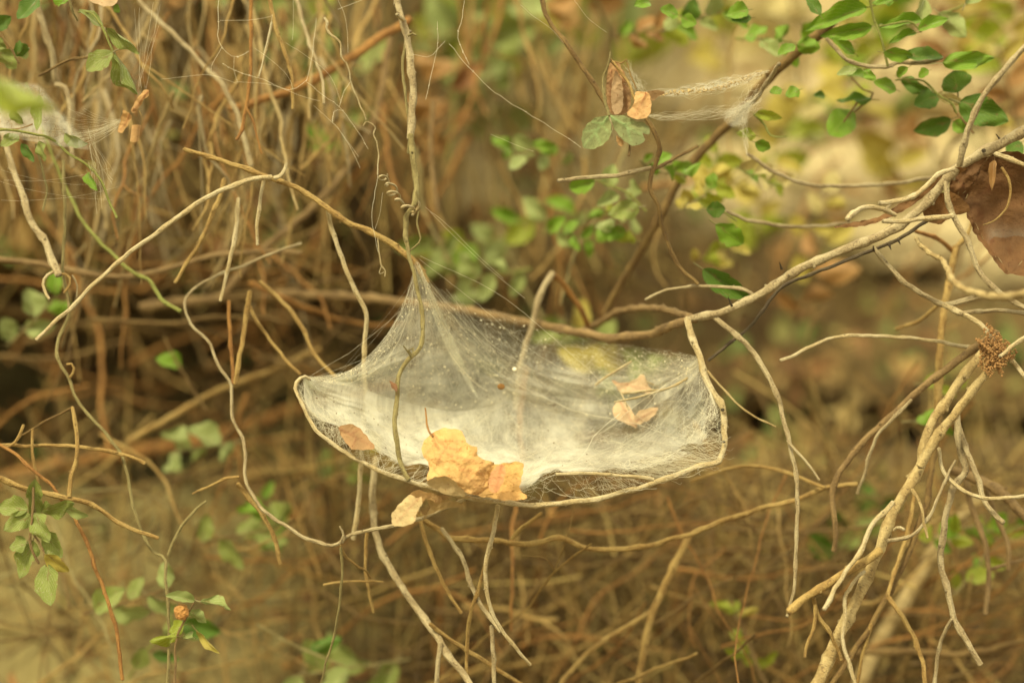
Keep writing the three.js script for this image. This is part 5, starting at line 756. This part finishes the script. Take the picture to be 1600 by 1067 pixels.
for (const [label, x, y, dz, size, kinds, n, dir] of [
  ['blurred pale green plant behind the right side of the web peak', 760, 470, 0.45, 62, gp, 5, -2.3],
  ['blurred bright green sprig right of the web peak', 830, 420, 0.4, 52, ['fresh', 'pale'], 5, 3.0],
  ['blurred green leaves left of the dusty heart shaped cluster', 900, 235, 0.35, 48, ['fresh', 'pale', 'pale'], 6, 3.05],
  ['blurred green and pale leaves below the dried leaf cluster', 1010, 330, 0.16, 46, ['fresh', 'pale', 'dusty'], 5, -2.6],
  ['blurred lime and yellow leaves behind the curved brown stem', 1090, 320, 0.3, 42, ['lime', 'yellow', 'creamy'], 7, -1.2],
  ['blurred yellow leaves right of the brown bough', 1130, 300, 0.45, 44, ['yellow', 'creamy', 'lime'], 6, -0.5],
  ['blurred green leaves at top between bough and dried cluster', 1030, 50, 0.25, 50, ['fresh', 'deep', 'pale'], 6, -0.3],
  ['blurred green leaves beside the upper part of the brown bough', 1150, 60, 0.22, 56, ['fresh', 'fresh', 'pale'], 5, 0.1],
  ['blurred lime foliage glowing at top centre', 720, 70, 0.85, 95, ['lime', 'lime', 'pale'], 7, -1.4],
  ['blurred pale foliage just right of the grey vine top', 700, 160, 0.8, 85, ['pale', 'lime', 'dusty'], 6, -1.0],
  ['blurred olive foliage left of the grey vine top', 520, 130, 0.7, 80, ['dusty', 'pale', 'lime'], 6, -1.9],
  ['blurred dim green foliage in the gap above bent twig', 530, 250, 0.7, 70, ['dusty', 'fresh'], 4, -1.4],
  ['blurred yellow foliage at the upper right corner', 1560, 120, 0.7, 75, ['yellow', 'lime', 'dry'], 8, -1.3],
  ['blurred yellow and rust foliage by the right edge', 1590, 210, 0.6, 70, ['yellow', 'dry', 'lime'], 7, -1.8],
  ['blurred pale grey green leaf at the very top right', 1400, 40, 0.12, 60, ['pale', 'pale'], 3, -0.3],
  ['blurred single bright green leaf standing in the left hollow', 322, 640, 0.3, 60, ['fresh'], 1, -2.1],
  ['blurred pale green leaves low in the left hollow', 380, 690, 0.4, 52, ['dusty', 'pale'], 5, 3.0],
  ['blurred green leaves under the creeping vine', 300, 850, 0.35, 62, ['dusty', 'fresh'], 5, -0.2],
  ['blurred green leaves beside the seed stalk', 450, 870, 0.4, 50, ['fresh', 'dusty'], 4, -2.0],
  ['blurred large dark green leaf at bottom left of centre', 400, 975, 0.25, 70, ['deep'], 1, 0.45],
  ['blurred pale leaf spray at the bottom by the drooping stem', 640, 1030, 0.35, 85, ['pale', 'dusty'], 5, 3.0],
  ['blurred dusty leaves behind the lower left sprig', 130, 960, 0.22, 66, ['dusty', 'pale'], 5, -0.3],
  ['blurred green leaves at bottom edge below the seedling', 200, 1060, 0.3, 60, ['dusty', 'deep'], 4, -0.8],
  ['blurred pale green leaves at the left edge of the hollow', 10, 540, 0.35, 55, ['pale', 'fresh'], 5, -0.8],
  ['blurred green leaves behind the dead branch forks', 1440, 850, 0.3, 46, ['fresh', 'lime'], 8, -0.3],
  ['blurred lime leaves beside the lower dead branch', 1490, 930, 0.28, 44, ['lime', 'fresh'], 5, -0.9],
  ['blurred green leaves near the right edge above the corner', 1540, 830, 0.32, 46, ['lime', 'fresh'], 5, -0.2],
  ['blurred dark green foliage left of the dead branch', 1290, 880, 0.5, 60, ['deep', 'dusty'], 6, -0.9],
  ['blurred pale foliage glimpsed through the right of the web', 1060, 560, 0.45, 66, ['pale', 'dusty', 'yellow'], 6, 3.0],
  ['blurred yellow green leaves behind the web under the branch', 980, 560, 0.5, 58, ['lime', 'yellow', 'dusty'], 5, -2.6],
  ['blurred lime leaf at the slope right of the drooping twig', 1430, 600, 0.3, 34, ['lime'], 3, 0.1],
  ['blurred green leaf beside the slanting brown twig', 1410, 660, 0.2, 36, ['fresh', 'lime'], 2, 0.0],
  ['blurred sunlit leaves under the slanting branch middle', 1250, 380, 0.5, 46, ['creamy', 'yellow'], 5, -1.0],
  ['blurred yellow leaf in the dark gap left below the web', 480, 760, 0.5, 56, ['yellow', 'dusty'], 3, -0.5],
  ['blurred green leaves behind the left loose threads', 420, 110, 0.75, 70, ['pale', 'dusty'], 5, -1.5],
  ['blurred rust and orange leaves behind the dried cluster top', 900, 60, 0.7, 80, ['dry', 'rust', 'dry'], 5, -1.3],
  ['pale green bokeh foliage high behind the grey vine', 640, 60, 1.4, 120, ['pale', 'lime', 'dusty'], 8, -1.6],
  ['lime bokeh foliage at the top edge left of the dried cluster', 800, 50, 1.5, 120, ['lime', 'pale', 'yellow'], 8, -1.5],
  ['soft green foliage far behind the dried leaf cluster', 960, 140, 1.5, 110, ['pale', 'lime', 'creamy'], 8, -1.7],
  ['soft olive foliage far behind the coiled tendril', 760, 230, 1.1, 90, ['dusty', 'pale'], 7, -1.5],
  ['soft yellow green foliage far behind the brown bough', 1120, 130, 1.6, 110, ['yellow', 'lime', 'creamy'], 8, -1.2],
  ['soft pale foliage at the top left of the grey vine', 470, 60, 1.0, 95, ['pale', 'dusty', 'lime'], 7, -1.5],
  ['soft yellow green foliage before the pale slope under top leaflets', 1300, 190, 0.9, 75, ['lime', 'yellow', 'fresh'], 8, -1.3],
  ['soft lime foliage before the slope right of the bough', 1190, 270, 0.8, 70, ['lime', 'creamy', 'yellow'], 8, -1.0],
  ['soft olive foliage before the slope above the slanting branch', 1400, 330, 1.0, 75, ['yellow', 'dusty', 'dry'], 8, -1.6],
  ['soft rust and yellow foliage behind the round dark leaves', 1480, 110, 1.0, 85, ['yellow', 'dry', 'lime', 'rust'], 9, -1.4],
  ['soft green foliage high above the slanting branch', 1350, 70, 0.9, 80, ['lime', 'fresh', 'yellow'], 8, -1.2],
  ['soft yellow leaves just over the slanting branch fork', 1180, 400, 0.8, 60, ['yellow', 'lime', 'creamy'], 7, -1.5],
  ['soft lime sprig behind the pale side twig', 930, 330, 0.5, 58, ['fresh', 'lime', 'pale'], 6, 3.0],
  ['soft bright green sprig low behind the web peak', 800, 370, 0.6, 60, ['fresh', 'lime', 'pale'], 6, 2.9],
  ['soft green foliage at the top edge right of the vine', 740, 30, 1.2, 100, ['lime', 'pale', 'fresh'], 8, -1.5],
  ['glowing lime bokeh leaves at the very top centre', 725, 40, 0.9, 80, ['lime', 'lime', 'fresh'], 9, -1.5],
  ['glowing lime bokeh leaves behind the long strand', 690, 110, 1.0, 80, ['lime', 'pale'], 8, -1.4],
  ['soft lime leaves left of the brown stem top', 820, 120, 0.9, 75, ['lime', 'pale', 'yellow'], 7, -1.6],
  ['small bright leaves around the curved brown stem', 1000, 250, 0.16, 34, ['fresh', 'lime', 'fresh'], 7, 0.3],
  ['small yellow green leaves between curved stem and bough', 1060, 330, 0.2, 34, ['lime', 'yellow', 'fresh'], 8, -0.6],
  ['small lime leaves left of the bough foot', 1000, 380, 0.25, 36, ['lime', 'fresh', 'pale'], 7, -2.4],
  ['small bright leaves above the slanting branch fork', 1150, 260, 0.22, 36, ['fresh', 'creamy', 'lime'], 7, 0.4],
  ['small green leaves right of the web peak', 850, 360, 0.3, 40, ['fresh', 'fresh', 'pale'], 7, 0.2],
  ['small yellow leaves under the bough middle', 1080, 410, 0.35, 38, ['yellow', 'lime', 'dry'], 7, -0.4],
  ['small bright leaves at top beside the leaning brown twig', 960, 60, 0.4, 46, ['fresh', 'lime', 'dry'], 7, -0.2],
  ['blurred rust leaves right of the grey vine middle', 700, 250, 0.7, 70, ['rust', 'dry'], 5, -1.5],
  ['blurred orange leaves below the slanting branch', 1240, 500, 0.6, 66, ['dry', 'rust', 'yellow'], 6, -1.2],
]) farPlant(label, x, y, dz, size, kinds, n, dir);

// ---------- the tangle of roots and dry stems behind ----------
const COLOUR = { tan: 'tan', gold: 'golden', grey: 'grey', orange: 'orange brown', brown: 'dark brown', vine: 'olive', cream: 'cream' };
const MARKS = [['behind the rolled orange leaves', 205, 170], ['behind the bent pale twig', 400, 290], ['left of the grey vine top', 570, 60], ['behind the webbed leaves at far left', 60, 190], ['above the root stub', 70, 330], ['behind the loose threads', 440, 130], ['near the upper left corner', 40, 30], ['under the hanging green shoot', 180, 60], ['behind the olive vine', 190, 400], ['right of the hanging green shoot', 300, 60], ['left of the coiled tendril', 560, 260], ['behind the curved green stem', 180, 300],
  ['behind the slack green vine', 100, 570], ['beside the creeping vine bend', 320, 540], ['left of the web tip', 430, 620], ['behind the crossing twig at left', 100, 690], ['below the bent pale twig', 450, 420], ['behind the web peak', 620, 480], ['over the bright leaf in the hollow', 290, 640],
  ['below the right end of the web', 1120, 780], ['under the sagging twig', 950, 900], ['at the bottom edge centre', 900, 1050], ['left of the dead branch', 1290, 860], ['behind the dead branch', 1400, 900], ['behind the lower right forks', 1500, 900], ['near the lower right corner', 1570, 1040], ['beneath the long drooping twig', 1230, 1000], ['right of the dead branch top', 1560, 760], ['between the sagging twig and web', 820, 800], ['beside the lime seedling', 1110, 1010],
  ['under the yellow leaf', 700, 860], ['beside the drooping branch', 600, 920], ['behind the crisp drooping twig', 790, 960], ['by the seed stalk', 500, 940], ['at the bottom below the web', 680, 1050],
  ['right of the grey vine', 700, 100], ['right of the coiled tendril', 720, 280], ['left of the dried leaf cluster', 860, 140], ['above the pale upright twig', 860, 350], ['under the pale side twig', 940, 320], ['behind the leaning brown twig', 900, 40],
  ['behind the top right leaflets', 1380, 60], ['behind the round dark leaves', 1500, 160], ['under the bough', 1150, 280], ['above the slanting branch', 1330, 280], ['below the slanting branch', 1330, 460], ['by the right edge leaves', 1580, 60], ['around the bough top', 1200, 60], ['behind the fork of the slanting branch', 1090, 440],
  ['behind the lower left sprig', 60, 860], ['beside the seedling with the bud', 300, 960], ['under the creeping vine', 430, 870], ['at the bottom left corner', 60, 1030], ['left of the slack vine foot', 190, 930]];
const slope = (a) => { const d = ((a * 180 / Math.PI) % 180 + 180) % 180; return d < 18 || d > 162 ? 'lying level' : d < 65 ? 'sloping down right' : d < 80 ? 'tipped right at its foot' : d <= 100 ? 'standing upright' : d < 115 ? 'tipped left at its foot' : 'sloping down left'; };
function tangle(name, noun, group, category, n, gen, s) {
  reseed(s);
  for (let i = 0; i < n; i++) {
    const { x, y, a, len, dz, w, bow = 0, mats, kink = 1 } = gen(i), pts = [], m = 5, nx = -Math.sin(a), ny = Math.cos(a), d1 = dz + rr(-0.18, 0.18) * (len / 300), mat = pick(mats);
    for (let k = 0; k <= m; k++) { const t = k / m, off = bow * 4 * t * (1 - t) + (k ? rr(-1, 1) * len * 0.028 * kink : 0); pts.push(at(x + Math.cos(a) * len * (t - 0.5) + nx * off, y + Math.sin(a) * len * (t - 0.5) + ny * off, Math.max(0.05, lerp(dz, d1, t) + rr(-0.01, 0.01)))); }
    const [place] = MARKS.reduce((b, c) => (Math.hypot(c[1] - x, c[2] - y) < Math.hypot(b[1] - x, b[2] - y) ? c : b));
    let label = `${w > 7.5 ? 'thick' : w < 5.2 ? 'thin' : 'slim'} ${dz > 0.55 ? 'blurred ' : ''}${COLOUR[mat]} ${noun} ${slope(a)} ${place}`;
    if (label.split(' ').length > 15) label = label.replace('blurred ', '');
    const r = w / 2 * mpp(dz), geos = [tube(pts, r, r * rr(0.35, 0.8), { seg: 6, step: 0.012, nodes: 0, bend: 0.002, wob: 0.1 })];
    for (let f = rnd() < 0.6 ? 1 + Math.floor(rr(0, 2)) : 0; f > 0; f--) { const i0 = 1 + Math.floor(rr(0, m - 1)), b0 = pts[i0], dir = pts[i0 + 1].clone().sub(b0).normalize(), side = V(rr(-1, 1), rr(-1, 1), rr(-0.5, 0.5)).normalize(), l = rr(0.03, 0.11), p1 = b0.clone().addScaledVector(dir, l * 0.5).addScaledVector(side, l * 0.35), p2 = p1.clone().addScaledVector(dir, l * 0.4).addScaledVector(side, l * 0.5); p2.y -= l * 0.1; geos.push(tube([b0, p1, p2], r * 0.6, r * 0.3, { seg: 5, step: 0.012, bend: 0.001 })); }
    solo(name, mergeGeometries(geos), M[mat], label, category, group).userData.middle = [x, y];
  }
}
const near1 = ['tan', 'gold', 'tan', 'grey', 'orange', 'tan'], deep1 = ['orange', 'tan', 'brown', 'orange', 'brown'];
tangle('hanging_root', 'root', 'roots hanging at upper left', 'root', 175, () => { const t = rnd(); return { x: rr(-30, 570), y: rr(-10, 320), a: Math.PI / 2 + rr(-0.45, 0.35) + (rnd() < 0.15 ? rr(-0.8, 0.8) : 0), len: rr(140, 380), dz: lerp(0.14, 0.7, Math.pow(t, 0.9)), w: rr(3.6, 8), bow: rr(-24, 24), mats: near1 }; }, 701);
tangle('dry_twig', 'twig', 'twigs crossed in the left hollow', 'twig', 72, () => ({ x: rr(-20, 600), y: rr(340, 740), a: rnd() < 0.6 ? rr(-0.7, 0.55) : rr(0.7, 2.3), len: rr(130, 420), dz: rr(0.3, 1.3), w: rr(4.5, 10), bow: rr(-30, 30), mats: deep1 }), 702);
tangle('arching_twig', 'twig', 'twigs arching at lower right', 'twig', 165, () => { const t = rnd(); return { x: rr(780, 1620), y: rr(720, 1080), a: rnd() < 0.62 ? rr(-0.75, 0.05) : rr(0.9, 2.2), len: rr(130, 460), dz: lerp(0.22, 0.95, t), w: rr(3.2, 7.2), bow: rr(-50, 40), mats: ['tan', 'orange', 'brown', 'orange', 'brown'] }; }, 703);
tangle('dry_twig', 'twig', 'twigs under the web', 'twig', 55, () => ({ x: rr(430, 900), y: rr(770, 1080), a: rnd() < 0.5 ? rr(-0.6, 0.5) : rr(0.9, 2.2), len: rr(120, 360), dz: rr(0.4, 0.95), w: rr(4.5, 9), bow: rr(-30, 30), mats: ['orange', 'tan', 'brown', 'brown'] }), 704);
tangle('upright_stalk', 'stalk', 'stalks standing at top centre', 'stalk', 56, () => ({ x: rr(540, 960), y: rr(0, 440), a: Math.PI / 2 + rr(-0.5, 0.5), len: rr(130, 330), dz: rr(0.4, 1.1), w: rr(4.5, 9), bow: rr(-24, 24), mats: ['tan', 'orange', 'vine', 'tan'] }), 705);
tangle('slope_twig', 'twig', 'twigs before the pale slope', 'twig', 44, () => ({ x: rr(1000, 1620), y: rr(-10, 520), a: rnd() < 0.5 ? rr(-0.9, 0.2) : rr(1.0, 2.2), len: rr(110, 300), dz: rr(0.4, 1.3), w: rr(4, 8), bow: rr(-24, 24), mats: ['brown', 'vine', 'orange', 'tan'] }), 706);
tangle('ground_twig', 'twig', 'twigs on the lower left ground', 'twig', 40, () => ({ x: rr(-20, 520), y: rr(740, 1080), a: rr(-0.9, 1.6), len: rr(100, 300), dz: rr(0.28, 0.75), w: rr(3, 7), bow: rr(-24, 24), mats: ['tan', 'brown', 'vine'] }), 707);
// where two or three share a description, say which of them
{
  const same = new Map(); for (const o of scene.children) if (o.userData.middle) same.set(o.userData.label, [...(same.get(o.userData.label) ?? []), o]);
  for (const [label, list] of same) {
    if (list.length < 2) continue;
    const span = (k) => Math.max(...list.map((o) => o.userData.middle[k])) - Math.min(...list.map((o) => o.userData.middle[k])), k = span(0) > span(1) ? 0 : 1;
    list.sort((a, b) => a.userData.middle[k] - b.userData.middle[k]).forEach((o, i) => { o.userData.label = (list.length === 2 ? (k ? ['upper', 'lower'] : ['left', 'right'])[i] : i === 0 ? (k ? 'uppermost' : 'leftmost') : i === list.length - 1 ? (k ? 'lowest' : 'rightmost') : list.length === 3 ? 'middle' : (k ? ['', 'second from top', 'third from top', 'fourth from top'] : ['', 'second from left', 'third from left', 'fourth from left'])[i] ?? 'middle') + ' ' + label; for (const drop of ['blurred ', 'slim ', 'thin ', 'thick ', 'dark ', 'at its foot ']) if (o.userData.label.split(' ').length > 16) o.userData.label = o.userData.label.replace(drop, ''); });
  }
}
renderer.render(scene, camera);
